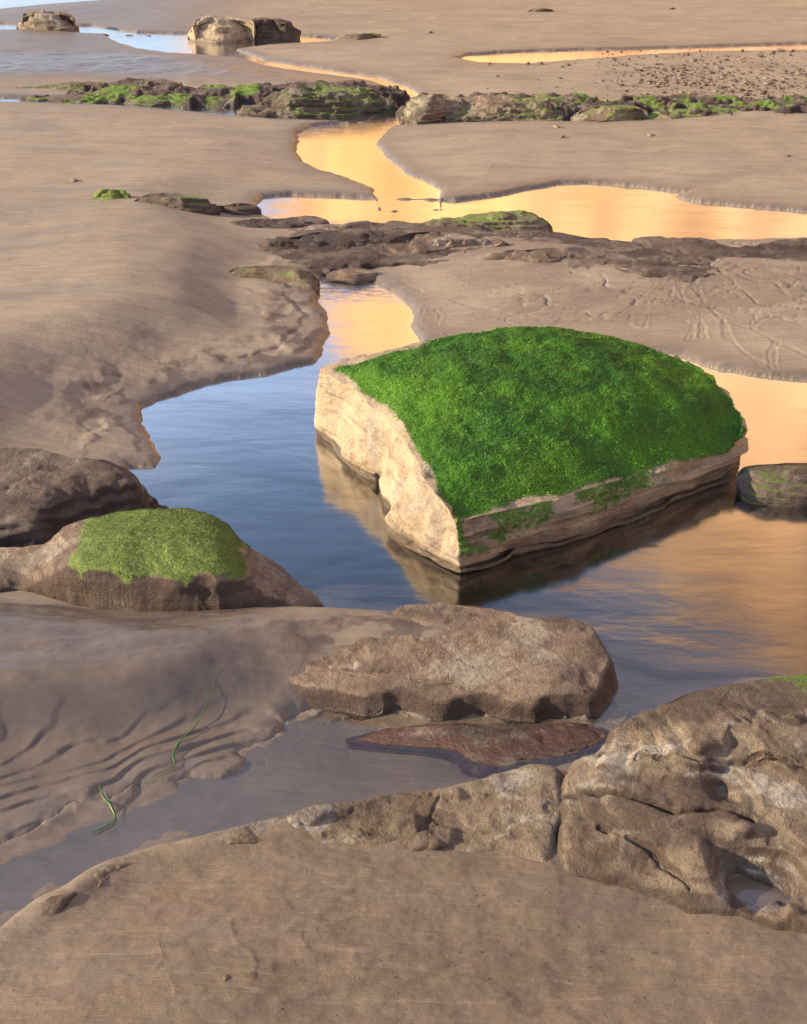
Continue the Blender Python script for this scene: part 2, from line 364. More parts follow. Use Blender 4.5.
def ground(X, Y):
    """height, wetness and dark-mud of the beach at world points"""
    P = np.stack([X, Y], 1); r = np.sqrt(X*X+Y*Y)
    near = (Y > 1.0) & (r < 34)
    h = np.full(len(X), .06); wet = np.zeros(len(X)); tone = np.zeros(len(X)); dark = np.zeros(len(X))
    Pn = P[near]; x, y = Pn[:, 0], Pn[:, 1]
    d = sdf(Pn, POLYS)
    wob = fb2(x*5, y*5, 4, 3)*.03+fb2(x*22, y*22, 3, 5)*.009
    d = d+wob*np.clip(1-np.abs(d), 0, 1)
    dp = np.maximum(d, 0)
    hn = .032*(1-np.exp(-dp/.022))+.03*sst(0, .9, dp)
    hn += sst(.05, .8, dp)*(.016*fb2(x*.9, y*.9, 4, 11)+.006*fb2(x*3, y*3, 3, 12))
    # left dune with its soft shaded slope
    cl = line_dist(Pn, CREST)
    side = np.interp(x, CREST[:, 0], CREST[:, 1])-y           # >0 on the pool side
    m = np.where(side > 0, np.exp(-(cl/.75)**2), np.exp(-(cl/2.4)**2))*sst(-.35, -1.6, x+.15*(y-6))
    hn += .18*m*sst(0, .95, dp)
    # right bank body
    hn += .05*np.exp(-(((x-1.2)/1.6)**2+((y-7.7)/.7)**2))*sst(0, .4, dp)
    # sharp little scarps stepping down to the pool on the left shore
    band = sst(.42, .22, dp+.10*fb2(x*2.5, y*2.5, 3, 20))*sst(-2.1, -1.4, x)*sst(.1, -.3, x)*sst(4.8, 5.4, y)*sst(8, 7.2, y)*(d > 0)
    T = dp+.12*fb2(x*3.2, y*3.2, 4, 21)
    hn += (d > 0)*sst(.52, .30, dp)*sst(-2.15, -1.5, x)*sst(.0, -.25, x)*sst(4.7, 5.3, y)*sst(8.2, 7.6, y)*(.012*sst(.065, .09, T)*sst(-.25, .15, fb2(x*4, y*4, 3, 26))+.010*sst(.19, .22, T+.05*fb2(x*5, y*5, 2, 24))*sst(-.2, .3, fb2(x*2, y*2, 2, 23)+.1)+.004*ridge2(x*7, y*7, 3, 27)*sst(.05, .2, dp))
    # delta region, right
    dl = sst(.1, .8, x)*sst(6.4, 6.9, y)*sst(9.2, 8.4, y)*(d > 0)
    warp = fb2(x*3, y*4, 4, 61)*1.8
    hs = .008*stair(hn/.008+warp, .7)-.008*warp
    hn = hn+(hs-hn)*dl*.35
    for pl, wpx, dep in CHAN:
        q = W(pl); lo = q.min(0)-.25; hi = q.max(0)+.25
        mm = np.all((Pn > lo) & (Pn < hi), 1)
        c = line_dist(Pn[mm], q)+.03*fb2(x[mm]*7, y[mm]*7, 3, 33); w = wpx/F*8*.42; dep = dep*.17
        hn[mm] += -dep*np.exp(-(c/w)**2)+dep*.6*np.exp(-((c-2.2*w)/w)**2)
    bw = fb2(x*2.2+.5*fb2(x*5, y*5, 2, 62), y*3.2+x*1.5, 3, 63); br = np.exp(-(bw/.035)**2)+.6*np.exp(-((fb2(x*4.2, y*6.5-x*2, 3, 64))/.05)**2)
    hn -= dl*br*.009*sst(-.2, .3, fb2(x*1.2, y*1.6, 2, 65)+.15)
    # sand bank between the mossy rock and the near puddle
    sc = line_dist(Pn, SCALW, True)*np.where(inside(Pn, SCALW), 1, -1)
    sm = sst(-.04, .12, sc)
    bd = line_dist(Pn, BANK, True)*np.where(inside(Pn, BANK), 1, -1)
    hb = .11*sst(-.02, .36, bd)+.012*sst(0, .1, bd)*fb2(x*4, y*7, 4, 71)+.004*sst(0, .1, bd)*ridge2(x*3, y*9, 3, 77)
    hb += .050*np.exp(-(((x+.28)/.45)**2+((y-3.52)/.20)**2))
    hb = hb*(1-.88*sst(-.10, .16, sc))
    hn = hn+np.where(bd > -.02, hb, 0)*sst(-.05, .05, dp+bd*.3)
    # scalloped terraces
    sc = line_dist(Pn, SCALW, True)*np.where(inside(Pn, SCALW), 1, -1)
    sm = sst(-.04, .12, sc)
    u = x*math.cos(.62)+y*math.sin(.62); v = -x*math.sin(.62)+y*math.cos(.62)
    w1 = fb2(u*2.0+.35*fb2(u*3, v*6, 2, 80), v*5.5, 3, 81)*1.45+fb2(u*6, v*9, 2, 84)*.34
    q_ = v*12+2.4*fb2(u*1.8, v*3.0, 3, 82)+.8*fb2(u*4.5, v*6, 3, 83); fr_ = q_-np.floor(q_)
    ht = (.0155*(1-fr_)*sst(0, .20, fr_)-.003)*sst(-.55, .05, fb2(u*3.5, v*4.5, 3, 85))*(.7+.6*fb2(u*6, v*3, 2, 86))+.003*fb2(u*12, v*20, 3, 87)
    bl = np.maximum(0, fb2(u*2.2, v*4, 3, 91))*.016
    hn = hn*(1-.6*sm)+sm*(ht+bl-.006)
    # under water
    depth = np.where(y < 3.9, .030, .16)
    depth = np.where(y < 3.9, .030+.03*sst(-.5, .4, x), depth)+.10*sst(3.75, 4.1, y)*(y < 3.9)
    depth = np.where(y >= 3.9, .24, depth)
    depth = depth+.16*sst(3.35, 3.6, y)*sst(.25, .6, x)*(y < 3.9)
    hw = -depth*(1-np.exp(np.minimum(d, 0)/.16))+.012*fb2(x*2, y*2, 3, 95)*(d < -.05)
    # the left half of the near puddle is only a film on the sand
    film = sst(-.1, -.6, x)*sst(4.0, 3.85, y)
    hw = np.where(film > 0, hw*(1-film)+film*(-.0015+.0075*fb2(u*1.3, v*7, 4, 97)+.003*fb2(x*14, y*20, 2, 98)), hw)
    hn = np.where(d > 0, hn, hw+sm*np.maximum(bl+ht, 0)*sst(.06, 0, -d))
    # foreground mound (camera side of the rim line)
    rd = line_dist(Pn, RIM)
    ry = np.interp(x, RIM[:, 0], RIM[:, 1]); rs = np.where(y < ry, rd, -rd)
    rs = rs+.012*fb2(x*8, y*8, 3, 103)
    hm = -.05+.19*sst(-.16, .03, rs)
    hm += .03*sst(0, .7, rs)-.05*x*sst(0, .5, rs)+.012*fb2(x*3.2, y*3.2, 5, 111)*sst(0, .15, rs)+.003*fb2(x*14, y*26, 4, 113)*(rs > 0)
    hm += .004*ridge2(x*4+y*3, y*12-x*3, 4, 116)*sst(0, .2, rs)
    hm += .040*np.exp(-((rs-.045)/.055)**2)*(.4+.9*fb2(x*3, y*3, 2, 114))
    hm -= .045*np.exp(-((x+1.36+.35*(y-1.95))/.035)**2)*sst(2.35, 2.2, y)
    hm -= .03*np.exp(-(((x-.45)/.3)**2+((y-2.02)/.12)**2))
    for pl, a in WRINKLE:
        a = a*.16
        q = W(pl, .16); c = line_dist(Pn, q); hm += a*1.6*np.exp(-(c/.007)**2)+a*1.2*np.exp(-np.maximum(c-.004, 0)/.06)*(np.interp(y, q[::-1, 1] if q[0, 1] > q[-1, 1] else q[:, 1], q[::-1, 0] if q[0, 1] > q[-1, 1] else q[:, 0]) > x)*sst(.10, .03, c)
    mm = rs > -.17
    hn = np.where(mm, np.maximum(hn, hm), hn)
    fg = sst(-.02, .05, rs)
    # far flats ripple
    fl = line_dist(Pn, FLAT, True)*np.where(inside(Pn, FLAT), 1, -1)
    hn += .010*sst(-.3, .6, fl)*ridge2(x*2.6, y*5.5, 3, 121)*(d > .05)
    hn += .0012*ridge2(x*1.2+.4*y, y*5.5, 2, 131)*sst(.1, .5, dp)*(1-fg)*sst(4.5, 5.5, y)
    rk = sst(.9, 1.6, x)*sst(9.6, 9.9, y)*sst(11.6, 11, y)
    hn += .006*rk*ridge2(x*2, y*8, 2, 141)*(d > 0)
    # wetness
    wt = np.exp(-(dp/.14)**1.5)*.95*(d > 0)+(d <= 0)*(.22+.62*film)
    wt = np.maximum(wt, .92*sst(-.4, .8, fl))
    wt = np.maximum(wt, sm*(.85+.25*fb2(x*5, y*9, 3, 151)))
    wt = np.where(d > 0, np.maximum(wt, film*(rs < .0)*.95*sst(-.03, .03, sst(3.7, 3.4, y)-.01)), wt)
    wt = np.maximum(wt, .35*sst(0, .1, bd))
    wt = np.maximum(wt, dl*sst(.1, .5, fb2(x*1.5, y*3, 3, 155)+.2)*.5)
    wt = np.maximum(wt, .7*sst(13, 18, y)*sst(-1.5, -4, x))
    wt = np.where(fg > .3, .12+.25*np.maximum(0, fb2(x*4, y*6, 3, 160)), wt)
    dk = sst(.02, .26, fb2(x*6, y*12, 6, 171, .6))*(.9*sst(0, .06, bd)*sst(3.2, 3.4, y)+.35*fg*sst(.5, 0, rs))
    dk += band*.85*sst(.0, .25, fb2(x*8, y*8, 5, 173, .6))
    tone[near] = np.maximum(sst(-.1, .1, rs), .55*sst(0, .2, bd)*sst(-.2, .3, fb2(x*3, y*5, 3, 180)+.1)); h[near] = hn; wet[near] = np.clip(wt, 0, 1); dark[near] = np.clip(dk, 0, 1)
    # blend back to the flat beyond the detailed area, gentle swell
    far = ~near
    h[far] = .06
    return h, wet, dark, tone

def build_ground():
    ys = [1.55]
    while ys[-1] < 30: ys.append(ys[-1]*(1.0013 if 2.2 < ys[-1] < 4.3 else 1.0021)+.0004)
    while ys[-1] < 1500: ys.append(ys[-1]*1.12)
    b = [-1500, -700, -300, -120, -60, -30, -15, -7, -3, -1, 0, .6, 1.0, 1.2, 1.4]
    ys = np.array(b+ys)
    u = np.linspace(-1, 1, 960); e = 1+np.cumsum(.0035*1.19**np.arange(46))
    u = np.concatenate([-e[::-1], u, e])
    yy = np.clip(ys, 1.6, 40)
    X = u[None, :]*(.40*yy+.55)[:, None]
    big = np.clip((np.abs(ys)-30)/100, 0, 10)[:, None]
    X = X*(1+big*2*np.clip(np.abs(u)[None, :]-1, 0, 3)) 
    Y = np.repeat(ys[:, None], len(u), 1)
    h, w, dk, tn = ground(X.ravel(), Y.ravel())
    V = np.stack([X.ravel(), Y.ravel(), h], 1)
    o = mesh_np('beach_sand', V, grid_faces(len(ys), len(u)), M_SAND, {'wet': w, 'dark': dk, 'tone': tn})
    tag(o, kind='structure'); return o
build_ground()

def build_water():
    ys = np.concatenate([[1.5], np.geomspace(1.9, 32, 420)]); xs = np.linspace(-1, 1, 260)
    X = xs[None, :]*(.55*ys+1.2)[:, None]; Y = np.repeat(ys[:, None], len(xs), 1)
    x, y = X.ravel(), Y.ravel()
    rp = sst(6.9, 7.6, y)*sst(9.2, 8.7, y)*sst(.5, .1, x)*1.0
    rp = np.maximum(rp, .30*sst(11.6, 12.4, y)*sst(17, 16, y)); rp = np.maximum(rp, .05*(y < 3.9))
    rp = np.maximum(rp, .25*sst(16, 18, y))
    rp = rp*(.6+.4*fb2(x*1.5, y*1.5, 2, 7))
    hg = ground(x, y)[0]
    V = np.stack([x, y, np.zeros_like(x)], 1)
    o = mesh_np('water', V, grid_faces(len(ys), len(xs)), M_WATER, {'ripple': rp, 'depth': np.maximum(-hg, 0)}); tag(o, kind='structure')
build_water()

def build_cliff():
    path = np.array([(-30, 160), (-19, 110), (-13.5, 78), (-12.2, 68), (-8, 62), (-3, 55), (0, 50), (4, 42), (10, 33), (17, 24), (23, 12), (28, -6), (34, -40), (40, -120)], float)
    hts = np.array([12, 14, 20, 21.5, 25.5, 27.5, 29, 27, 28, 27, 27, 24, 20, 18.])
    s = np.concatenate([[0], np.cumsum(np.hypot(*np.diff(path, axis=0).T))]); n = 420; t = np.linspace(0, s[-1], n)
    px, py, hh = np.interp(t, s, path[:, 0]), np.interp(t, s, path[:, 1]), np.interp(t, s, hts)
    tx, ty = np.gradient(px), np.gradient(py); L = np.hypot(tx, ty); nx, ny = -ty/L, tx/L   # inland side
    nv = 60; G = np.zeros((nv+8, n, 3))
    for k in range(nv):
        v = k/(nv-1); z = v*hh*(1+.10*fb2(t*.15, t*0, 3, 5))-.5
        off = v*4.5+3.2*fb2(t*.20, z*.10, 4, 9)+1.3*fb2(t*1.1, z*.8, 3, 19)+.5*stair(v*9+fb2(t*.1, t*0, 2, 3), .8)*.6
        G[k] = np.stack([px-nx*(-off), py-ny*(-off), z], 1)
    for k in range(8):
        G[nv+k] = G[nv-1]+np.stack([nx*(k+1)*4, ny*(k+1)*4, np.full(n, .15*(k+1))+.4*n2(t, t*0+k)], 1)
    o = mesh_np('cliff', G.reshape(-1, 3), grid_faces(nv+8, n), M_CLIFF); tag(o, kind='structure')
build_cliff()

# ------------------------------------------------------------ rocks
def smooth_dist(X, Y, B, p=3):
    acc = np.zeros(X.shape)
    e2 = (1.6*np.median(np.hypot(*np.diff(B, axis=0).T)))**2
    for bx, by in B: acc += ((X-bx)**2+(Y-by)**2+e2)**(-p/2)
    return (acc/len(B))**(-1/p)
def loft_grid(poly_px, zb, zt, nth, ns, nexp=4, bulge=.0, amp=.02, fs=5, strat=.5, seed=0, extra=None, under=.22, tilt=None, ledge=0, ledgek=.75):
    """closed outline seen in the photo -> solid rock: lowest outline points stand at zb, highest at zt"""
    p = np.array(poly_px, float); q = smooth_closed(p, nth)
    v = (q[:, 1].max()-q[:, 1])/(q[:, 1].max()-q[:, 1].min()+1e-9); v = sst(0, 1, v)
    f_ = unproj(q[:, 0], q[:, 1], zb); wd_ = np.ptp(f_[:, 0]); top_ = q[q[:, 1].argmin()]
    sl = (math.cos(PITCH)-(top_[1]-CY)/F*math.sin(PITCH))/(math.sin(PITCH)+(top_[1]-CY)/F*math.cos(PITCH))
    cap = (CH-(f_[:, 1].min()+min(.38*wd_, .9))/sl)/.92
    if cap < zt: bulge = bulge+(zt-cap)*.25; zt = max(cap, zb+.02)
    zo = zb+(zt-zb)*.92*v
    XY = np.array([unproj(a, b, z) for (a, b), z in zip(q, zo)])
    c = XY.mean(0)
    rows = []; 
    for k in range(7):                                   # flank below the outline
        t = k/7; zz = zb-under+(zo-zb+under)*t
        rows.append(np.stack([c[0]+(XY[:, 0]-c[0])*(.96+.04*t), c[1]+(XY[:, 1]-c[1])*(.96+.04*t), zz], 1))
    for k in range(ns+1):
        s = (1-(k/ns)**1.35); s = max(s, .004)
        zz = zo+(zt+bulge-zo)*(1-s**nexp)
        rows.append(np.stack([c[0]+(XY[:, 0]-c[0])*s, c[1]+(XY[:, 1]-c[1])*s, zz], 1))
    G = np.array(rows)
    if tilt is not None:                                 # tilted slab: plane through the outline plus a smooth swell
        qd = lambda a, b: np.stack([a*0+1, a, b, a*a, a*b, b*b], -1)
        sc_ = np.ptp(XY, axis=0).max(); U = (XY-c)/sc_; co = np.linalg.lstsq(qd(U[:, 0], U[:, 1]), zo, rcond=None)[0]
        T = G[7:]; ph = smooth_dist(T[..., 0], T[..., 1], XY[::max(1, nth//90)])
        ph0 = ph[:1]; q = 1-np.exp(-np.maximum(ph-ph0, 0)/tilt[0])
        s = np.array([max((1-(k/ns)**1.35), .004) for k in range(ns+1)])[:, None]**4
        G[7:, :, 2] = zo[None]*s+(1-s)*(qd((T[..., 0]-c[0])/sc_, (T[..., 1]-c[1])/sc_)@co)+tilt[1]*q
    N = grid_normals(G, True)
    if N[7+ns//2, :, 2].mean() < 0: N = -N
    x, y, z = G[..., 0], G[..., 1], G[..., 2]
    size = amp
    dsp = fb3(x*fs, y*fs, z*fs*1.6, 5, seed)*size
    rdg = 1-np.abs(fb3(x*fs*.9, y*fs*.9, z*fs*2.2, 4, seed+50))*2
    dsp += (rdg-.6)*size*.55
    lay = fb3(x*1.0+seed, y*1.0, z*38+.8*fb3(x*3, y*3, z*3, 2, seed+5), 2, seed+9)
    dsp += lay*size*strat*(1-np.abs(N[..., 2]))**.7
    taper = np.clip(np.arange(G.shape[0])[::-1]/3, 0, 1)[:, None]
    G = G+N*(dsp*taper)[..., None]
    stp = ledge if ledge else (zt-zb)/3.6                # bedding: little ledges
    vv = (G[..., 2]+.09*G[..., 0]-.05*G[..., 1])/stp+.9*fb3(G[..., 0]*2.2, G[..., 1]*2.2, G[..., 2]*0, 4, seed+60)
    G = G.copy(); lk = np.zeros((G.shape[0], 1)); lk[9:] = 1
    G[..., 2] += lk*(stair(vv, .6)-vv)*stp*ledgek
    if extra is not None: G = extra(G, N)
    N = grid_normals(G, True)
    if N[7+ns//2, :, 2].mean() < 0: N = -N
    return G, N
def grid_obj(name, G, mat, attrs, parent=None):
    Fq = grid_faces(G.shape[0], G.shape[1], True)[:, ::-1]
    return mesh_np(name, G.reshape(-1, 3), Fq, mat, attrs, parent)
def rock_attrs(G, N, alg=0., algf=4, wz=.03, dark=0., seed=0, algfn=None, wetall=0.):
    x, y, z = G[..., 0], G[..., 1], G[..., 2]
    wet = sst(wz+.02, wz-.02, z+.02*fb3(x*9, y*9, z*9, 2, seed+4)); wet = np.maximum(wet, wetall)
    a = alg*sst(.35, .8, N[..., 2])*(.75+.9*fb3(x*algf, y*algf, z*algf, 3, seed+77)) if algfn is None else algfn(G, N)
    # dark blotches scattered by noise, flattened in height
    dk = np.clip(dark*sst(.0, .35, fb3(x*3, y*3, z*7, 4, seed+31)+.15), 0, 1)
    return {'wet': wet, 'alg': np.clip(a, 0, 1), 'dark': dk}
def tufts(name, G, N, mask, n, ln, wd, mat, parent, flow=(.3, -.7, -.35), lift=.35, seed=1, thr=.5):
    """many small algae fronds rooted on the surface"""
    rs = np.random.RandomState(seed)
    a = G[:-1]; b = G[1:]
    # area weights
    du = np.roll(G, -1, 1)-G; dv = np.zeros_like(G); dv[:-1] = G[1:]-G[:-1]
    ar = np.linalg.norm(np.cross(du, dv), axis=-1)*(mask > thr)*mask; ar[-1] = 0
    pr = ar.ravel()/ar.sum()
    idx = rs.choice(len(pr), n, p=pr); i, j = np.unravel_index(idx, ar.shape)
    fu, fv = rs.rand(n, 1), rs.rand(n, 1)
    return frond_mesh(G[i, j]+du[i, j]*fu+dv[i, j]*fv, N[i, j], ln, wd, mat, parent, rs, flow, lift, name)
def frond_mesh(p, nn, ln, wd, mat, parent, rs, flow, lift, name='algae'):
    n = len(p)
    fl = np.array(flow)[None]+rs.randn(n, 3)*.55; fl = fl-(fl*nn).sum(1, keepdims=True)*nn
    fl /= np.linalg.norm(fl, axis=1, keepdims=True)+1e-9
    sd_ = np.cross(nn, fl)
    L = ln*(.5+rs.rand(n, 1)); Wd = wd*(.6+.8*rs.rand(n, 1)); li = lift*(.4+1.2*rs.rand(n, 1))
    base = p-nn*.002
    v0 = base-sd_*Wd; v1 = base+sd_*Wd
    mid = p+fl*L*.5+nn*L*li*.6
    v2 = mid+sd_*Wd*.8; v3 = mid-sd_*Wd*.8
    tip = p+fl*L+nn*L*li*.35
    V = np.stack([v0, v1, v2, v3, tip+sd_*Wd*.3, tip-sd_*Wd*.3], 1).reshape(-1, 3)
    k = np.arange(n)[:, None]*6
    Fq = np.concatenate([k+np.array([[0, 1, 2, 3]]), k+np.array([[3, 2, 4, 5]])])
    return mesh_np(name, V, Fq, mat, None, parent, smooth=False)

# ---- the big boulder: waterline outline and top rim matched point by point
def big_boulder():
    # (waterline px), (rim px, rim z)
    D = [((461, 577), (456, 519, .235)), ((436, 566), (448, 508, .25)), ((408, 552), (438, 496, .26)), ((392, 538), (424, 476, .27)), ((384, 515), (412, 455, .285)), ((376, 496), (400, 436, .30)),
         ((358, 476), (386, 418, .31)), ((340, 462), (368, 402, .32)), ((327, 446), (352, 388, .325)), ((315, 432), (330, 374, .33)), ((316, 415), (322, 367, .34)),
         ((334, 402), (348, 359, .36)), ((375, 390), (392, 347, .39)), ((440, 376), (440, 337, .40)), ((500, 368), (486, 329, .41)), ((560, 368), (540, 327, .40)),
         ((620, 376), (600, 334, .38)), ((670, 388), (650, 347, .35)), ((710, 405), (696, 369, .31)), ((736, 432), (724, 392, .27)), ((742, 462), (740, 417, .225)),
         ((737, 480), (736, 438, .17)), ((712, 492), (706, 452, .175)), ((680, 506), (672, 463, .18)), ((645, 521), (636, 474, .185)), ((606, 534), (598, 486, .19)), ((565, 548), (558, 498, .195)),
         ((528, 560), (520, 507, .20)), ((490, 571), (486, 514, .215))]
    base = np.array([list(unproj(a[0], a[1], 0)) for a, b in D]); rim = np.array([list(unproj(b[0], b[1], b[2]))+[b[2]] for a, b in D])
    n = 1100; q = smooth_closed(np.hstack([rim, base]), n); R3 = q[:, :3]; B2 = q[:, 3:]
    th = np.arange(n)/n
    c = R3[:, :2].mean(0)+np.array([0, .05]); rows = []; kind = []
    nb = 120
    for k in range(10):
        t = k/10; rows.append(np.hstack([c+(B2-c)*(.88+.06*t), np.full((n, 1), -.3+.3*t)])); kind.append(0)
    for k in range(nb):
        t = k/(nb-1)
        p2 = B2+(R3[:, :2]-B2)*t; zz = R3[:, 2]*t
        rows.append(np.hstack([p2, zz[:, None]])); kind.append(1)
    nt = 330; cz = .405
    for k in range(1, nt+1):
        s = max(1-(k/nt)**1.1, .002)
        xy = c+(R3[:, :2]-c)*s
        zz = R3[:, 2]+(cz-R3[:, 2])*(1-s**1.5) + .02*(1-s**6)
        rows.append(np.hstack([xy, zz[:, None]])); kind.append(2)
    G = np.array(rows)
    A = np.c_[R3[:, :2], np.ones(n)]; co = np.linalg.lstsq(A, R3[:, 2], rcond=None)[0]
    T = G[10+nb:]; ph = smooth_dist(T[..., 0], T[..., 1], R3[::10, :2]); ph = np.maximum(ph-ph[:1], 0)
    s = np.array([max(1-(k/nt)**1.1, .002) for k in range(1, nt+1)])[:, None]
    w = s**5
    G[10+nb:, :, 2] = R3[:, 2][None]*w+(1-w)*(T[..., 0]*co[0]+T[..., 1]*co[1]+co[2])+.15*(1-np.exp(-ph/.42))
    lo, hi = 10+nb-26, 10+nb+22
    for _ in range(60):                                  # round the rim over
        G[lo:hi] = (G[lo-1:hi-1]+2*G[lo:hi]+G[lo+1:hi+1])/4
    N = grid_normals(G, True)
    if N[-60, :, 2].mean() < 0: N = -N
    x, y, z = G[..., 0], G[..., 1], G[..., 2]; K = np.array(kind)[:, None]
    tt = np.zeros((G.shape[0], 1)); tt[10:10+nb, 0] = np.linspace(0, 1, nb); tt[10+nb:] = 1
    # side relief: strata ledges, vertical flutes, an undercut at the waterline
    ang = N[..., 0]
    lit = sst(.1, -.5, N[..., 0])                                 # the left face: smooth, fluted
    led = fb3(x*2.4, y*2.4, (z+.06*x)*34+.5*fb3(x*3, y*3, z*3, 2, 3), 3, 15)
    led2 = stair((z+.05*x)*16+.5*fb3(x*2.5, y*2.5, z*2, 3, 44), .5)-((z+.05*x)*16)
    side = (K == 1)*np.ones_like(x)
    flute = fb3(x*7, y*7, z*1.5, 3, 25)
    dsp = side*np.sin(np.pi*np.clip(tt, .02, .98))**.35*((1-lit)*(.050*led+.020*led2-.035*sst(.55, .3, tt)+.012)+lit*(.014*led+.030*flute))+side*.020*fb3(x*13, y*13, z*22, 5, 35)+side*.030*fb3(x*4.5, y*4.5, z*5, 3, 36)
    dsp -= side*.030*np.exp(-((z-.015)/.022)**2)
    dsp += (K == 0)*(-.035)
    # big vertical notch seen in the left face near its upper end
    nx_, ny_ = unproj(370, 455, .15); dsp -= side*.045*np.exp(-(((x-nx_)**2+(y-ny_)**2)/.06**2))
    nx_, ny_ = unproj(392, 505, .12); dsp += side*.03*np.exp(-(((x-nx_)**2+(y-ny_)**2)/.09**2))
    top = (K == 2)*np.ones_like(x)
    e = np.clip((np.arange(G.shape[0])[:, None]-(10+nb))/26, 0, 1)
    # mat of algae: soft swells with terraced lips towards the front
    tp = fb3(x*2.1, y*2.1, z*2, 4, 55)*.034+fb3(x*8, y*8, z*8, 4, 65)*.020
    vv = y*6.5-x*2.0+1.4*fb3(x*2, y*2, z*0, 3, 75)
    frontm = sst(5.2, 4.3, y)
    tp += frontm*.010*(stair(vv, .55)-vv)
    tp += .004*fb3(x*38, y*38, z*38, 3, 85)
    dsp += top*tp*(.25+.75*e)
    tap = np.clip(np.arange(G.shape[0])[::-1]/6, 0, 1)[:, None]
    G = G+N*(dsp*tap)[..., None]; N = grid_normals(G, True)
    if N[-60, :, 2].mean() < 0: N = -N
    x, y, z = G[..., 0], G[..., 1], G[..., 2]
    # algae mask: whole top, thinning to bare stone along the left rim, dribbles down the right-hand face
    nz = fb3(x*6, y*6, z*6, 4, 95)
    k = (np.arange(G.shape[0])[:, None]-(10+nb))
    frac = np.clip(k/nt, 0, 1)*np.ones_like(x)
    leftside = np.repeat(sst(.0, -.5, (q[:, 0]-c[0])*.8+(q[:, 1]-c[1])*.15)[None], G.shape[0], 0)
    fsh = np.clip(-(q[:, 1]-c[1]), 0, 1)[None]*np.ones_like(x)
    need = .0+leftside*.075
    fr2 = (k-0.)/nt
    a = sst(-.10, .11, fr2+.035*(1-leftside)*(1-sst(.15, .5, fsh))-.030*(1-leftside)*sst(.15, .5, fsh)-need+.10*nz)
    drip = (1-top)*(1-lit)*sst(.01, .08, z+.08*nz-.03)*sst(-.02, .2, fb3(x*6, y*6, z*5, 4, 99)+.10*sst(1.0, .1, x))*.53*sst(1.5, .9, x)
    a = np.maximum(a, drip)
    wet = sst(.06, .03, z+.03*nz)
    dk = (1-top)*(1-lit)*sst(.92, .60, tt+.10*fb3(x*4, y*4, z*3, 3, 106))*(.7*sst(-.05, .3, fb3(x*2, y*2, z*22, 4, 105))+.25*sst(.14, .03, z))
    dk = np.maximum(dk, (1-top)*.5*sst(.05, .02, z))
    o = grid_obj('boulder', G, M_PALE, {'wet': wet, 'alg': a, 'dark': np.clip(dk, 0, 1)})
    tag(o, 'large pale sandstone boulder with a bright green algae top standing in the tide pool', 'boulder')
    tufts('algae', G, N, a*(N[..., 2] > .35), 170000, .009, .0018, M_ALG, o, lift=.55, seed=3)
    return o
big_boulder()

def rock(name, label, poly, zb=0., zt=.1, mat=None, nth=240, ns=60, alg=0., dark=0., wz=.02, seed=0, group=None, cat='rock', amp=None, fs=6, nexp=4, strat=.6, bulge=0., extra=None, tuft=None, algfn=None, wetall=0., algf=4, under=.22, tilt=None, ledge=0, ledgek=.75):
    if amp is None: amp = (zt-zb)*.18
    G, N = loft_grid(poly, zb, zt, nth, ns, nexp, bulge, amp, fs, strat, seed, extra, under, tilt, ledge, ledgek)
    at = rock_attrs(G, N, alg, algf, wz+zb, dark, seed, algfn, wetall)
    o = grid_obj(name, G, mat, at); tag(o, label, cat, group)
    if tuft:
        mk = at['alg']*sst(.1, .5, N[..., 2]); tufts('algae', G, N, mk, tuft[0], tuft[1], tuft[2], tuft[3], o, seed=seed+1, thr=tuft[4] if len(tuft) > 4 else .5)
    return o

# ---- near and middle rocks
rock('half_sunk_rock', 'dark wet rock with pale streaks in the water right of the big green boulder', [(738, 492), (738, 474), (748, 466), (790, 463), (830, 465), (858, 478), (846, 496), (805, 506), (765, 506), (744, 503)],
     0, .12, M_DARK, 360, 110, alg=.55, dark=.3, wz=.02, seed=11, amp=.014, fs=7, wetall=.35)


rock('submerged_stone', 'small dark purplish stone breaking the surface of the near puddle', [(434, 738), (446, 728), (480, 725), (520, 724), (538, 730), (530, 744), (508, 752), (470, 748)],
     -.005, .035, M_DARK, 260, 60, dark=.3, wz=.1, seed=51, amp=.006, fs=14, wetall=.5, under=.05)
rock('sunken_slab', 'flat reddish dark slab lying just under the near puddle water', [(346, 742), (380, 730), (440, 724), (520, 726), (590, 724), (610, 738), (588, 756), (540, 770), (500, 778), (466, 772), (448, 756), (400, 750)],
     -.02, .008, M_RED, 300, 80, dark=.6, wz=.1, seed=53, amp=.007, fs=10, wetall=.55, under=.05)

# ---- rocks bedded in the sand
def feat(fl):
    def ex(G, N):
        for (px, py, z, rx, ry, a) in fl:
            cx, cy = unproj(px, py, z); w = np.exp(-(((G[..., 0]-cx)/rx)**2+((G[..., 1]-cy)/ry)**2)); G = G.copy(); G[..., 2] += w*a
        return G
    return ex
def crack(lines):
    def ex(G, N):
        P = G[..., :2].reshape(-1, 2); z = np.zeros(len(P))
        for pl, zz, w, a in lines:
            d = line_dist(P, W(pl, zz)); d = d+.006*fb2(P[:, 0]*25, P[:, 1]*25, 2, 5); z += a*np.exp(-(d/w)**2)
        G = G.copy(); G[..., 2] += z.reshape(G.shape[:2]); return G
    return ex
def both(*f):
    def ex(G, N):
        for g in f: G = g(G, N)
        return G
    return ex
rock('rock_hump', 'smooth grey-green rock hump at the right edge behind the near outcrop', [(640, 720), (668, 702), (700, 690), (740, 684), (790, 676), (860, 664), (960, 660), (1000, 700), (960, 740), (860, 745), (740, 742), (660, 738)],
     .0, .22, M_DARK, 480, 150, alg=.5, dark=.3, wz=.02, seed=61, amp=.014, fs=4, nexp=3, cat='rock')
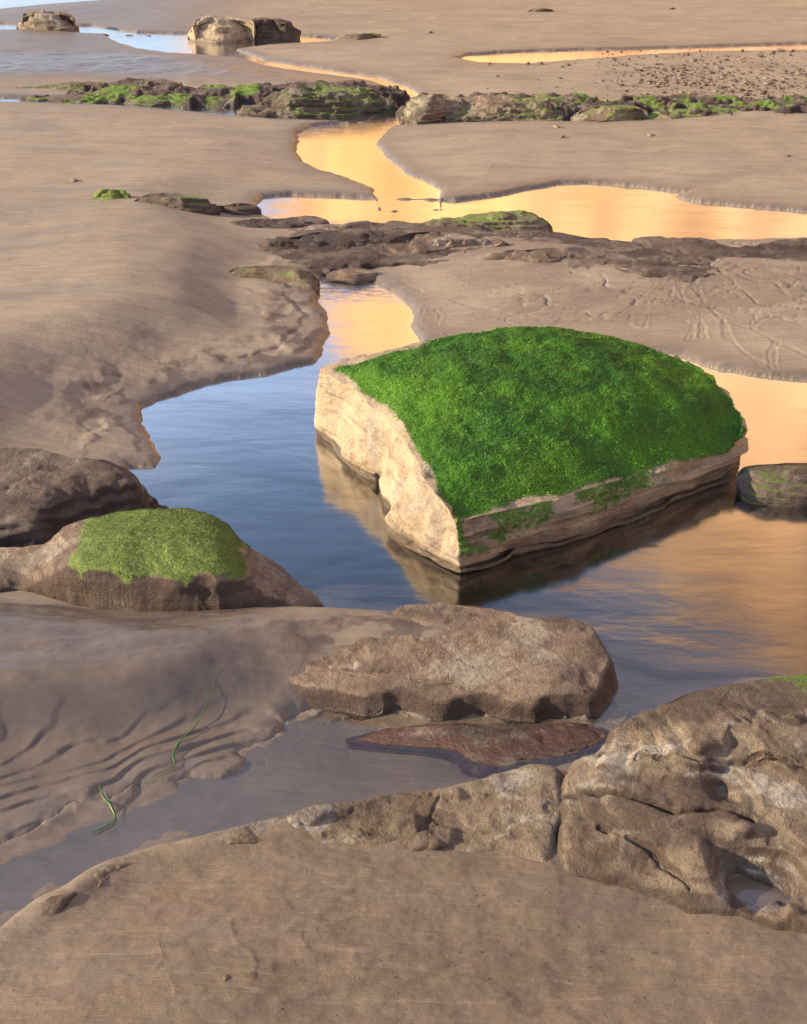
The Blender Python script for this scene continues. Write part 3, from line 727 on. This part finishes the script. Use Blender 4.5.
def terrace(name, label, poly, ctrl, mat, step=.004, seed=0, amp=.012, ledge=.022, ledgek=.9, edge=.05, drop=.25, rel=False, alg=0., dark=.4, tiltx=.12, cracks=(), darkface=.6, edgen=.035, pw=3.0, algfn=None, tuft=None):
    """rock bedded in the sand: surface through control points, bedding ledges, ragged edge diving under the sand"""
    P3 = np.array(poly, float); q = smooth_closed(P3, 160); pl = unproj(q[:, 0], q[:, 1], 0)*0
    for k in range(len(q)): pl[k] = unproj(q[k, 0], q[k, 1], q[k, 2])
    lo, hi = pl.min(0)-.12, pl.max(0)+.12
    xs = np.arange(lo[0], hi[0], step); ys = np.arange(lo[1], hi[1], step); X, Y = np.meshgrid(xs, ys); x, y = X.ravel(), Y.ravel(); P = np.stack([x, y], 1)
    e = line_dist(P, pl, True)*np.where(inside(P, pl), 1, -1)
    C = np.array(ctrl, float); cw = np.array([unproj(a, b, z) for a, b, z in (C if not rel else np.c_[C[:, :2], np.full(len(C), .16)])])
    n_ = len(cw); D = np.sqrt(((cw[:, None]-cw[None])**2).sum(-1)+4e-4); sc_ = max(1e-6, np.ptp(cw, axis=0).max())
    A = np.zeros((n_+3, n_+3)); A[:n_, :n_] = -D-np.eye(n_)*.004*sc_; A[:n_, n_] = A[n_, :n_] = 1; A[:n_, n_+1:] = cw; A[n_+1:, :n_] = cw.T
    sol = np.linalg.solve(A, np.r_[C[:, 2], 0, 0, 0]); z = sol[n_]+sol[n_+1]*x+sol[n_+2]*y
    for (cx, cy), w in zip(cw, sol[:n_]): z = z-w*np.sqrt((x-cx)**2+(y-cy)**2+4e-4)
    z = np.clip(z, C[:, 2].min()-.02, C[:, 2].max()+.02)
    if rel: z = z+ground(x, y)[0]
    e = e+edgen*fb2(x*6, y*6, 3, seed+1)+.003*fb2(x*24, y*24, 2, seed+2)
    wx, wy = x+.06*fb2(x*4, y*4, 3, seed+3), y+.06*fb2(x*4, y*4, 3, seed+4)
    in_ = sst(-.005, .05, e)
    z = z+amp*2.2*in_*fb2(wx*3.5, wy*5.5, 5, seed+5, .55)
    v = (z+tiltx*wx-.10*wy)/ledge+1.6*fb2(wx*3, wy*4, 4, seed+6)
    kk = ledgek*sst(-.2, .3, fb2(x*3, y*3, 3, seed+7)+.1)
    z = z+(stair(v, .62)-v)*ledge*kk*.8
    z = z+in_*amp*.55*(ridge2(wx*6, wy*9, 4, seed+8)-.6)+in_*amp*.16*fb2(x*45, y*45, 4, seed+9)
    pit = in_*np.maximum(0, fb2(x*26, y*26, 3, seed+14)-.25); z = z-pit*amp*.9
    for lp, zz, w, a in cracks:
        d = line_dist(P, W(lp, zz))+.012*fb2(x*18, y*18, 3, 5); z = z-a*np.exp(-(d/w)**2)
    z = z-drop*(1-sst(-edge, edge*.8, e))**1.6
    H = z.reshape(X.shape); gy, gx = np.gradient(H, step); nz = 1/np.sqrt(1+gx**2+gy**2)
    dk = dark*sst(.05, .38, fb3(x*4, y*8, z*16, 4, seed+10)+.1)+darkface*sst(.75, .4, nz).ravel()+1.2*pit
    a = alg*sst(.0, .35, fb2(x*3, y*3, 4, seed+11)+.05)*sst(.6, .9, nz).ravel()
    wet = sst(.035, .0, z+.01*fb2(x*9, y*9, 2, seed+12))
    if algfn: a = algfn(x, y, z, nz.ravel())
    G = np.stack([x, y, z], 1); st_ = sst(.85, .5, nz).ravel(); gl = np.hypot(gx, gy).ravel()+1e-6
    sh = st_*(.009*fb3(x*3, y*3, z*42, 3, seed+20)+.009*fb3(x*9, y*9, z*14, 4, seed+21))
    G[:, 0] -= gx.ravel()/gl*sh; G[:, 1] -= gy.ravel()/gl*sh
    keep = e > -edge-.01
    Fq = grid_faces(len(ys), len(xs)); Fq = Fq[keep[Fq].all(1)]
    used_ = np.unique(Fq); mp_ = np.full(len(x), -1); mp_[used_] = np.arange(len(used_))
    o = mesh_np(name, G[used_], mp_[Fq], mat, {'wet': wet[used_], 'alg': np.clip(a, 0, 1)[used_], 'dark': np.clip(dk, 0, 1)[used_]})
    tag(o, label, 'rock')
    if tuft:
        n, ln, wd, mt, thr = tuft; rs = np.random.RandomState(seed); pr = (np.clip(a, 0, 1)*(a > thr)*(e > -.03)/nz.ravel()); pr /= pr.sum()
        idx = rs.choice(len(pr), n, p=pr); N = np.stack([-gx.ravel()*nz.ravel(), -gy.ravel()*nz.ravel(), nz.ravel()], 1)[idx]
        Q = G[idx]+np.c_[rs.rand(n, 2)*step, np.zeros(n)]
        frond_mesh(Q, N, ln, wd, mt, o, rs, (.2, -.8, -.3), .45)
    return o
def moss_mask(x, y, z, nz):
    return sst(.0, .70, nz*.35+.45*fb2(x*12, y*12, 5, 5)+(z-.12)*4.5)*sst(-1.24, -1.14, x+.05*fb2(x*9, y*9, 2, 8))*sst(-.50, -.57, x)
terrace('mossy_rock', 'low rounded brown rock with a yellow-green algae cap at the left above the sand bank',
        [(-220, 600, .03), (-220, 556, .1), (-100, 550, .12), (-40, 548, .12), (0, 545, .13), (46, 540, .15), (60, 522, .2), (90, 516, .22), (125, 511, .23), (165, 507, .25), (205, 512, .24), (234, 530, .22), (250, 542, .18), (272, 556, .12), (298, 580, .06), (326, 606, .0),
         (300, 612, .02), (262, 606, .06), (240, 592, .12), (180, 594, .12), (120, 590, .12), (75, 586, .12), (30, 598, .03), (-60, 600, .03)],
        [(66, 532, .20), (90, 524, .225), (125, 518, .24), (165, 514, .255), (205, 519, .25), (232, 538, .22), (120, 545, .235), (170, 545, .24), (220, 550, .225), (75, 566, .19), (150, 572, .185), (200, 573, .185), (236, 568, .175),
         (48, 545, .15), (20, 556, .125), (0, 565, .11), (20, 585, .06), (-40, 560, .11), (-100, 575, .10), (258, 560, .14), (270, 580, .10), (295, 592, .05), (310, 604, .02)],
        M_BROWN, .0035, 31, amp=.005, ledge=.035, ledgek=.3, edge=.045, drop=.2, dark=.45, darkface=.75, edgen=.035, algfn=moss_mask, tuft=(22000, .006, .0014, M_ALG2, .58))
terrace('flat_boulder', 'broad dark brown flat-topped rock at the left edge beside the pool',
        [(-240, 566, .05), (-220, 480, .15), (-60, 459, .18), (0, 456, .19), (60, 457, .2), (120, 465, .18), (150, 481, .12), (170, 503, .03), (150, 520, .03), (100, 532, .05), (50, 545, .06), (-20, 552, .06), (-100, 562, .06)],
        [(-150, 490, .19), (-60, 470, .21), (0, 466, .215), (60, 466, .22), (110, 474, .20), (140, 489, .13), (0, 495, .19), (60, 495, .185), (100, 498, .14), (-100, 510, .18), (0, 515, .16), (50, 512, .15), (0, 540, .10), (60, 530, .08), (110, 516, .07), (150, 505, .05), (-100, 545, .10)],
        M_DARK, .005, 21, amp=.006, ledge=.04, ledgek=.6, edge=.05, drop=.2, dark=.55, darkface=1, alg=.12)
terrace('reef_ledge', 'wide wet dark ledge of layered rock at the right edge of the middle reef',
        [(556, 268, .04), (590, 254, .06), (640, 250, .06), (700, 250, .07), (760, 252, .06), (830, 250, .06), (960, 252, .06), (960, 284, .05), (830, 284, .05), (765, 286, .03), (700, 292, .02), (640, 289, .02), (590, 290, .02), (554, 282, .02)],
        [(575, 272, .11), (600, 262, .12), (640, 258, .13), (700, 256, .12), (760, 260, .09), (830, 262, .10), (940, 262, .10), (600, 280, .09), (650, 272, .13), (650, 284, .08), (700, 276, .11), (740, 272, .06), (740, 284, .08), (800, 274, .07), (800, 282, .05), (900, 280, .05)],
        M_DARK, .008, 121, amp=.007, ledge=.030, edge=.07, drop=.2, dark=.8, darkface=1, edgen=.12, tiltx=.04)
terrace('reef_shelf', 'low smooth dark shelf of wet rock that the middle reef rocks rise from',
        [(226, 262, .03), (250, 246, .04), (300, 236, .05), (360, 228, .05), (420, 228, .05), (520, 236, .04), (590, 240, .04), (640, 246, .05), (640, 262, .05), (580, 272, .04), (520, 280, .03), (450, 272, .03), (400, 272, .03), (340, 272, .03), (270, 268, .03)],
        [(250, 258, .06), (300, 246, .08), (300, 262, .06), (360, 238, .09), (360, 262, .07), (430, 250, .10), (430, 268, .07), (500, 244, .08), (500, 264, .09), (570, 248, .07), (560, 264, .08), (620, 254, .06)],
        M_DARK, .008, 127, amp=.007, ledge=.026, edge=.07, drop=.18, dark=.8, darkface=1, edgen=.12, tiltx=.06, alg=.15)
terrace('rock_slab', 'long low brown rock slab with a dark blunt right end between pool and near puddle',
        [(230, 648, .10), (290, 624, .12), (350, 613, .13), (384, 609, .13), (430, 605, .14), (470, 608, .14), (502, 611, .14), (532, 620, .13), (560, 617, .14), (590, 622, .14), (608, 640, .12), (619, 664, .08), (606, 686, .05), (594, 704, .04), (556, 700, .06), (520, 712, .04), (480, 704, .05), (440, 710, .04), (400, 700, .05), (350, 700, .05), (290, 690, .06), (240, 672, .08)],
        [(250, 655, .095), (300, 640, .118), (300, 670, .085), (370, 618, .14), (370, 660, .115), (360, 685, .075), (430, 612, .155), (430, 650, .13), (430, 695, .07), (500, 616, .155), (500, 650, .13), (500, 695, .07), (560, 622, .155), (560, 660, .12), (550, 692, .08), (600, 650, .115), (596, 684, .07)],
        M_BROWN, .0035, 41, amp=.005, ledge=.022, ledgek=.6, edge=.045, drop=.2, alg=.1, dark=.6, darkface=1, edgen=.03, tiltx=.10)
terrace('rock_outcrop', 'big cracked grey and brown rock outcrop at the lower right beside the sand',
        [(566, 872, .15), (558, 840, .16), (560, 800, .19), (562, 772, .2), (590, 746, .22), (612, 724, .24), (650, 706, .29), (700, 700, .31), (760, 706, .3), (830, 708, .3), (940, 716, .28), (1040, 790, .2), (1040, 900, .17), (920, 936, .16), (820, 930, .16), (740, 922, .14), (690, 905, .15), (630, 884, .15)],
        [(560, 790, .20), (562, 840, .175), (600, 768, .255), (618, 735, .255), (600, 745, .24), (650, 712, .30), (700, 706, .325), (760, 710, .315), (830, 712, .31), (930, 724, .28), (650, 760, .275), (700, 750, .305), (780, 755, .30), (640, 790, .245), (600, 800, .225), (680, 815, .235), (760, 812, .24), (807, 800, .255), (720, 790, .225),
         (620, 850, .185), (660, 870, .175), (700, 895, .16), (690, 850, .215), (705, 866, .200), (738, 878, .128), (752, 890, .116), (770, 894, .122), (790, 880, .15), (742, 845, .205), (775, 852, .195), (788, 908, .158), (770, 912, .152), (810, 860, .20), (807, 915, .165), (900, 850, .2), (900, 915, .16), (1000, 850, .18)],
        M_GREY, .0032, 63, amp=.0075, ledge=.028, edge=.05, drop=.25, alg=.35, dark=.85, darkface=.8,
        cracks=[([(560, 782), (590, 788), (640, 798), (680, 812), (720, 808), (752, 818)], .235, .007, .022), ([(640, 752), (700, 762), (760, 760), (820, 768)], .28, .007, .016), ([(600, 830), (650, 850), (690, 880)], .19, .006, .014), ([(560, 770), (556, 810), (552, 860)], .18, .007, .03)])
terrace('rock_ledge', 'long pale low rock ledge along the rim above the near puddle',
        [(20, 925, .14), (60, 892, .14), (110, 870, .14), (150, 852, .14), (200, 838, .14), (300, 814, .15), (352, 806, .15), (400, 797, .15), (440, 788, .16), (480, 780, .17), (520, 768, .18), (552, 762, .19), (566, 775, .19), (566, 810, .18), (560, 850, .16), (552, 870, .15), (510, 862, .15), (450, 866, .15), (390, 862, .15), (320, 862, .15), (240, 862, .15), (180, 872, .15), (120, 892, .15), (70, 922, .15), (40, 950, .15)],
        [(45, 920, .004), (90, 888, -.004), (130, 872, .004), (180, 854, -.006), (230, 842, .006), (300, 822, .008), (300, 850, -.014), (352, 812, .022), (350, 842, -.002), (400, 806, .03), (400, 842, .004), (440, 798, .034), (450, 830, .018), (450, 858, -.016), (490, 786, .045), (490, 820, .030), (500, 850, -.008), (540, 772, .055), (540, 810, .04), (540, 850, .0), (556, 830, .02)],
        M_GREY, .0032, 67, amp=.010, ledge=.020, edge=.05, drop=.10, rel=True, dark=.6, tiltx=.05, cracks=[([(440, 800), (420, 830), (400, 850)], .17, .005, .006)])
def waterpatch():
    p = W([(715, 885), (735, 868), (775, 868), (800, 880), (806, 896), (790, 912), (750, 912), (725, 902)], .131)
    V = [(*a, .131) for a in p][::-1]
    me = bpy.data.meshes.new('puddle'); me.from_pydata(V, [], [list(range(len(V)))]); me.materials.append(M_WATER)
    o = bpy.data.objects.new('puddle', me); col.objects.link(o); tag(o, kind='structure')
waterpatch()

# ---- middle distance
GM = 'rocks of the reef between the golden pool and the big boulder'
rock('algae_stone', 'small rounded green stone alone on the sand, leftmost of the middle row', [(90, 203), (96, 196), (112, 190), (128, 195), (132, 202), (118, 206), (102, 206)], 0.09, .24, M_BROWN, 120, 40, algfn=lambda G, N: .72+.5*fb3(G[..., 0]*9, G[..., 1]*9, G[..., 2]*9, 3, 4), seed=101, group=GM, amp=.012, wz=-.1)
rock('low_rock', 'low rock with an olive-green cap just right of the small green stone', [(128, 210), (140, 197), (160, 193), (180, 194), (192, 203), (214, 206), (218, 212), (196, 217), (160, 217)], 0.06, .22, M_DARK, 200, 60, alg=.7, dark=.4, seed=103, group=GM, amp=.022)
rock('low_rock', 'small dark rounded rock at the left tip of the golden pool', [(212, 214), (222, 206), (244, 203), (260, 208), (258, 216), (236, 219)], 0.01, .11, M_DARK, 160, 50, alg=.15, dark=.6, seed=105, group=GM, amp=.018)
rock('low_rock', 'narrow dark rock below the left end of the golden pool', [(222, 228), (240, 221), (270, 220), (300, 217), (322, 218), (330, 226), (310, 231), (262, 234), (236, 233)], 0.01, .10, M_DARK, 220, 60, alg=.2, dark=.7, seed=107, group=GM, amp=.024)
rock('flat_rock', 'flat olive-topped slab overhanging the stream at the left of the reef', [(220, 280), (230, 270), (252, 266), (284, 266), (306, 270), (318, 280), (317, 290), (298, 290), (262, 285), (236, 284)], 0.03, .12, M_BROWN, 260, 70, alg=.55, dark=.35, seed=109, group=GM, amp=.014, nexp=6, wz=.0)
rock('reef_rock', 'wide brown layered rock at the left of the reef above the flat olive slab', [(234, 258), (252, 246), (286, 238), (330, 231), (372, 230), (402, 238), (396, 252), (374, 264), (326, 266), (290, 262), (262, 262)], 0.0, .13, M_DARK, 360, 100, alg=.12, dark=.85, seed=111, group=GM, amp=.04, fs=4.5, nexp=3)
rock('reef_rock', 'low brown rock strip directly behind the layered brown reef rock', [(262, 243), (280, 233), (320, 227), (370, 225), (420, 228), (400, 238), (350, 243), (300, 247)], 0.0, .10, M_BROWN, 280, 70, alg=.15, dark=.6, seed=112, group=GM, amp=.03, fs=5)
rock('reef_rock', 'chunky brown rock with a rounded left knob in the middle of the reef', [(376, 264), (380, 250), (392, 238), (420, 231), (466, 234), (500, 240), (516, 252), (490, 262), (450, 266), (410, 268)], 0.0, .19, M_BROWN, 360, 110, alg=.10, dark=.75, seed=113, group=GM, amp=.045, fs=5, nexp=3)
rock('reef_rock', 'grey-green topped rock at the crest of the reef against the golden pool', [(404, 236), (420, 225), (456, 220), (490, 215), (524, 212), (544, 219), (552, 230), (520, 237), (460, 238)], 0.02, .20, M_BROWN, 320, 90, alg=.75, dark=.4, seed=115, group=GM, amp=.026, wz=.03)
rock('reef_rock', 'dark wedge-shaped rock pointing right into the golden pool', [(450, 248), (470, 236), (510, 231), (548, 231), (590, 239), (570, 245), (520, 251), (480, 253)], 0.0, .13, M_DARK, 320, 80, alg=.1, dark=.7, seed=117, group=GM, amp=.028)
rock('reef_rock', 'squarish cracked brown rock right of the middle of the reef', [(478, 268), (486, 258), (520, 250), (556, 248), (568, 256), (566, 270), (562, 277), (520, 276)], 0.02, .14, M_BROWN, 260, 80, alg=.05, dark=.6, seed=119, group=GM, amp=.030, nexp=5)
rock('low_rock', 'small low rock in the stream left of the chunky brown rock', [(326, 279), (336, 270), (356, 268), (378, 272), (372, 281), (350, 284)], 0.0, .06, M_BROWN, 140, 40, dark=.3, seed=125, group=GM)

# ---- far reef strip
GF = 'rocks of the far reef strip across the beach'
FAR = [('reef_rock', 'dark flat rock with olive growth at the left start of the far strip', [(15, 91), (40, 86), (92, 84), (130, 79), (165, 79), (182, 86), (182, 93), (150, 96), (110, 96), (60, 94)], .16, M_DARK, .6, .5),
       ('low_rock', 'small low rock in shallow water at the left end of the far strip', [(40, 101), (46, 97), (80, 95), (104, 98), (96, 104), (62, 104)], .08, M_DARK, .3, .4),
       ('low_rock', 'small green rock in front of the dark flat rock of the far strip', [(130, 103), (140, 95), (160, 94), (176, 98), (170, 105), (146, 106)], .09, M_DARK, .75, .3),
       ('reef_rock', 'low bright green rock left of the centre of the far strip', [(150, 101), (168, 95), (200, 95), (230, 92), (262, 92), (284, 97), (268, 104), (230, 107), (186, 106)], .12, M_DARK, .95, .3),
       ('reef_rock', 'pebbly grey rock with a green crest left of the golden stream gap', [(238, 114), (256, 104), (274, 92), (292, 86), (330, 85), (360, 90), (390, 98), (398, 106), (372, 113), (320, 116), (276, 117)], .24, M_DARK, .62, .4),
       ('reef_rock', 'rounded brown rock on the right bank of the golden stream gap', [(402, 120), (406, 108), (418, 97), (446, 94), (462, 99), (456, 112), (440, 120), (420, 123)], .20, M_BROWN, .5, .4),
       ('reef_rock', 'brown bank rock with olive growth right of the rounded gap rock', [(440, 118), (450, 104), (480, 98), (520, 97), (558, 98), (574, 106), (568, 118), (520, 121), (470, 121)], .20, M_BROWN, .6, .55),
       ('reef_rock', 'pale green-topped rock at the water middle of the far strip', [(572, 121), (580, 111), (600, 106), (632, 105), (648, 112), (636, 122), (604, 124)], .15, M_BROWN, .8, .3),
       ('reef_rock', 'long dark rear rock of the right far strip', [(556, 106), (600, 98), (650, 98), (690, 96), (742, 96), (750, 104), (700, 110), (620, 110)], .16, M_DARK, .55, .6),
       ('reef_rock', 'pale low rock with green patches in front of the long dark rear rock', [(638, 121), (656, 110), (700, 107), (732, 108), (744, 116), (700, 122)], .13, M_BROWN, .7, .3),
       ('reef_rock', 'dark low rock ending the far strip at the right edge', [(732, 112), (744, 100), (790, 103), (830, 106), (850, 112), (810, 117), (760, 117)], .14, M_DARK, .5, .6)]
for i, (nm, lb, pl, zt, mt, al, dk) in enumerate(FAR):
    rock(nm, lb, pl, 0, zt, mt, 320, 90, alg=al, dark=dk, wz=.02, seed=201+i*3, group=GF, amp=zt*.3, fs=4.5, nexp=2.2, algf=2.2, strat=.8, ledgek=.4)
FS = lambda x0, x1, ym, s_: [(x0, ym+3, .02), (x0+.25*(x1-x0), ym-7, .06), (x0+.5*(x1-x0), ym-8, .08), (x0+.75*(x1-x0), ym-8, .07), (x1, ym-4, .04), (x1-6, ym+5, .02), (x0+.7*(x1-x0), ym+7, .02), (x0+.4*(x1-x0), ym+7, .02)]
terrace('reef_shelf', 'thin low green-streaked shelf joining the rocks of the left half of the far strip', FS(20, 396, 97, 1), [(60, 92, .07), (120, 90, .10), (120, 97, .07), (180, 93, .09), (240, 96, .11), (240, 103, .07), (300, 96, .12), (350, 98, .12), (350, 108, .07), (385, 103, .08)],
        M_DARK, .016, 261, amp=.030, ledge=.05, edge=.14, drop=.16, alg=1.3, dark=.6, darkface=.8, edgen=.30, tiltx=.04)
terrace('reef_shelf', 'thin low green-streaked shelf joining the rocks of the right half of the far strip', FS(404, 880, 110, 1), [(440, 104, .12), (470, 112, .10), (520, 104, .13), (560, 112, .10), (600, 104, .12), (640, 112, .09), (680, 104, .12), (720, 112, .09), (760, 106, .10), (820, 106, .10), (860, 108, .07)],
        M_DARK, .016, 267, amp=.035, ledge=.05, edge=.14, drop=.16, alg=1.1, dark=.6, darkface=.8, edgen=.30, tiltx=.04)
rock('far_boulder', 'pale rugged boulder far away at the top left edge', [(18, 31), (20, 22), (28, 12), (40, 15), (52, 12), (70, 14), (75, 22), (76, 31), (50, 33)], 0, .36, M_GREY, 200, 70, dark=.45, seed=301, amp=.05, fs=3.2, nexp=2)
rock('far_boulder', 'rounded tan boulder standing in a far puddle at the top', [(189, 40), (191, 28), (200, 20), (216, 18), (236, 18), (252, 21), (254, 32), (252, 40), (230, 43), (205, 43)], 0, .42, M_PALE, 240, 80, dark=.1, seed=303, amp=.045, fs=3.5, nexp=2.2, wz=.05)
rock('far_boulder', 'dark green algae-covered rock joined to the right of the tan far boulder', [(248, 39), (250, 24), (262, 19), (282, 23), (298, 30), (298, 37), (272, 41)], 0, .34, M_DARK, 200, 60, alg=.9, dark=.6, seed=305, amp=.05, fs=2.4, nexp=2.5)
rock('low_rock', 'small flat rock with a green left tip right of the far puddle', [(335, 41), (346, 37), (362, 37), (374, 33), (381, 36), (378, 40), (358, 42)], 0.02, .14, M_BROWN, 120, 30, alg=.6, dark=.3, seed=307, amp=.02)
rock('flat_rock', 'small thin dark slab alone on the far sand at the top', [(528, 13.5), (530, 10), (550, 9), (553, 12), (542, 14)], 0.04, .13, M_DARK, 100, 24, alg=.4, seed=309, amp=.012)

# ---- pebbles: every one its own object, copied from eight shapes
def pebble_mesh(seed, mat):
    n, m = 14, 9; G = np.zeros((m, n, 3)); 
    for i in range(m):
        ph = math.pi*i/(m-1)
        for j in range(n):
            a = 2*math.pi*j/n; G[i, j] = (math.sin(ph)*math.cos(a), math.sin(ph)*math.sin(a)*.8, math.cos(ph)*.55)
    f = 1+.32*fb3(G[..., 0]*1.3, G[..., 1]*1.3, G[..., 2]*1.3, 2, seed); G *= f[..., None]
    z = np.zeros(G.shape[:2])
    o = grid_obj('pebble', G[::-1], mat, {'wet': z, 'alg': z, 'dark': z+.2*(seed % 4)}); me = o.data; bpy.data.objects.remove(o); return me
PM = [pebble_mesh(400+k, [M_BROWN, M_DARK, M_GREY, M_PALE][k % 4]) for k in range(8)]
GP = 'pebbles strewn in the patch on the far sand'
spots = []
while len(spots) < 4600:
    px = 470+random.random()**.7*430; py = 50+random.random()*48
    dens = math.exp(-((py-74-(px-700)*.0)/17)**2)*min(1, max(.06, (px-575)/90))
    if 44 < py < 54 and px < 760: dens *= .5
    if random.random() < dens: spots.append((px, py, .007+.036*random.random()**4.5))
spots.sort(key=lambda s: -s[2])
for k, (px, py, s) in enumerate(spots[:285]):
    o = bpy.data.objects.new('pebble', PM[random.choice([0, 0, 1, 2, 2, 3, 4, 5, 6, 6, 7, 7])]); col.objects.link(o)
    x, y = unproj(px, py, .05); o.location = (x, y, .058); o.scale = (s, s, s*.9); o.rotation_euler = (0, 0, random.random()*6.3)
    tag(o, 'pebble in the stony patch on the far sand behind the right reef strip', 'pebble', GP)
def ground_z(x, y): return float(ground(np.array([x]), np.array([y]))[0][0])
def merged(name, pts, mesh, mat):
    co = np.zeros(len(mesh.vertices)*3, np.float32); mesh.vertices.foreach_get('co', co); co = co.reshape(-1, 3)
    fv = np.zeros(len(mesh.loops), np.int32); mesh.loops.foreach_get('vertex_index', fv); fv = fv.reshape(-1, 4)
    V = []; Fc = []
    for i, (x, y, z, s) in enumerate(pts):
        a = random.random()*6.3; c, sn = math.cos(a), math.sin(a)
        V.append(np.stack([(co[:, 0]*c-co[:, 1]*sn)*s+x, (co[:, 0]*sn+co[:, 1]*c)*s+y, co[:, 2]*s+z], 1)); Fc.append(fv+len(co)*i)
    V = np.vstack(V); z = np.zeros(len(V))
    return mesh_np(name, V, np.vstack(Fc), mat, {'wet': z, 'alg': z, 'dark': rng.rand(len(pts)).repeat(len(co))*.6})
o = merged('gravel', [(*unproj(px, py, .05), .056, s*.8) for px, py, s in spots[285:]], PM[0], M_BROWN)
tag(o, 'fine gravel between the pebbles on the far sand at right', 'gravel', kind='stuff')
gs = []
for _ in range(700):
    px, py = random.uniform(0, 807), random.uniform(835, 1024); x, y = unproj(px, py, .16)
    if fb2(np.array([x*2.]), np.array([y*2.]), 3, 9)[0] > -.12: gs.append((x, y, .0006+.0022*random.random()**3))
gz = ground(np.array([g[0] for g in gs]), np.array([g[1] for g in gs]))[0]
o = merged('shell_grit', [(x, y, z+.0006, s_) for (x, y, s_), z in zip(gs, gz)], PM[2], M_GREY); tag(o, 'coarse grains and shell grit on the foreground sand', 'grit', kind='stuff')
# a few stray stones told apart by where they lie
STRAY = [(556, 128, .035, 'lone stone on the sand just below the far strip, right of centre'), (562, 139, .030, 'dark flat stone on the sand below the pale green-topped far rock'), (650, 137, .028, 'little pale stone on the sand below the right far strip'),
         (672, 10, .04, 'lone pale stone on the farthest sand at the top'), (75, 188, .03, 'tiny dark stone on the sand left of the small green stone'), (430, 34, .035, 'small dark stone on the far sand above the golden sheet'),
         (788, 158, .02, 'dark speck of stone on the right-hand sand flat below the far strip'), (226, 985, .006, 'tiny white shell chip on the foreground sand')]
for px, py, s, lb in STRAY:
    x, y = unproj(px, py, .05 if py < 900 else .17); z = ground_z(x, y)
    o = bpy.data.objects.new('stone' if py < 900 else 'shell_chip', PM[random.randrange(8)] if py < 900 else PM[3]); col.objects.link(o)
    o.location = (x, y, z+s*.15); o.scale = (s*1.5, s, s); o.rotation_euler = (0, 0, random.random()*2); tag(o, lb, 'stone' if py < 900 else 'shell')

# ---- strands of green weed on the near wet sand
def strand(label, pts, w):
    t = NT('green_weed'); m = t.princ((.045, .12, .03), .35)
    c = []
    for px, py in pts:
        x, y = unproj(px, py, .02); c.append((x, y, max(ground_z(x, y), 0)+.006))
    c = np.array(c); tt = np.linspace(0, len(c)-1, 40); q = np.stack([np.interp(tt, range(len(c)), c[:, k]) for k in range(3)], 1)
    for _ in range(3): q[1:-1] = (q[:-2]+q[1:-1]*2+q[2:])/4
    d = np.gradient(q, axis=0); d /= np.linalg.norm(d, axis=1, keepdims=True); s = np.cross(d, [0, 0, 1.]); u = np.cross(s, d)
    ww = w*np.sin(np.linspace(.15, math.pi-.1, 40))[:, None]
    G = np.stack([q+s*ww, q+u*ww*.35, q-s*ww, q-u*ww*.35], 1)
    o = mesh_np('seaweed_strand', G.reshape(-1, 3), grid_faces(40, 4, True), m); tag(o, label, 'seaweed', 'strands of green weed on the near wet sand')
strand('short curled green weed blade on the wet sand at the lower left', [(99, 786), (103, 795), (110, 803), (115, 812), (112, 820)], .004)
strand('green weed blade trailing left below the curled blade', [(116, 816), (108, 821), (98, 826), (90, 829)], .0035)
strand('long thin green weed strand lying over the sand ripples', [(222, 694), (208, 712), (196, 728), (180, 742), (172, 756), (176, 764), (160, 772), (146, 780)], .0028)
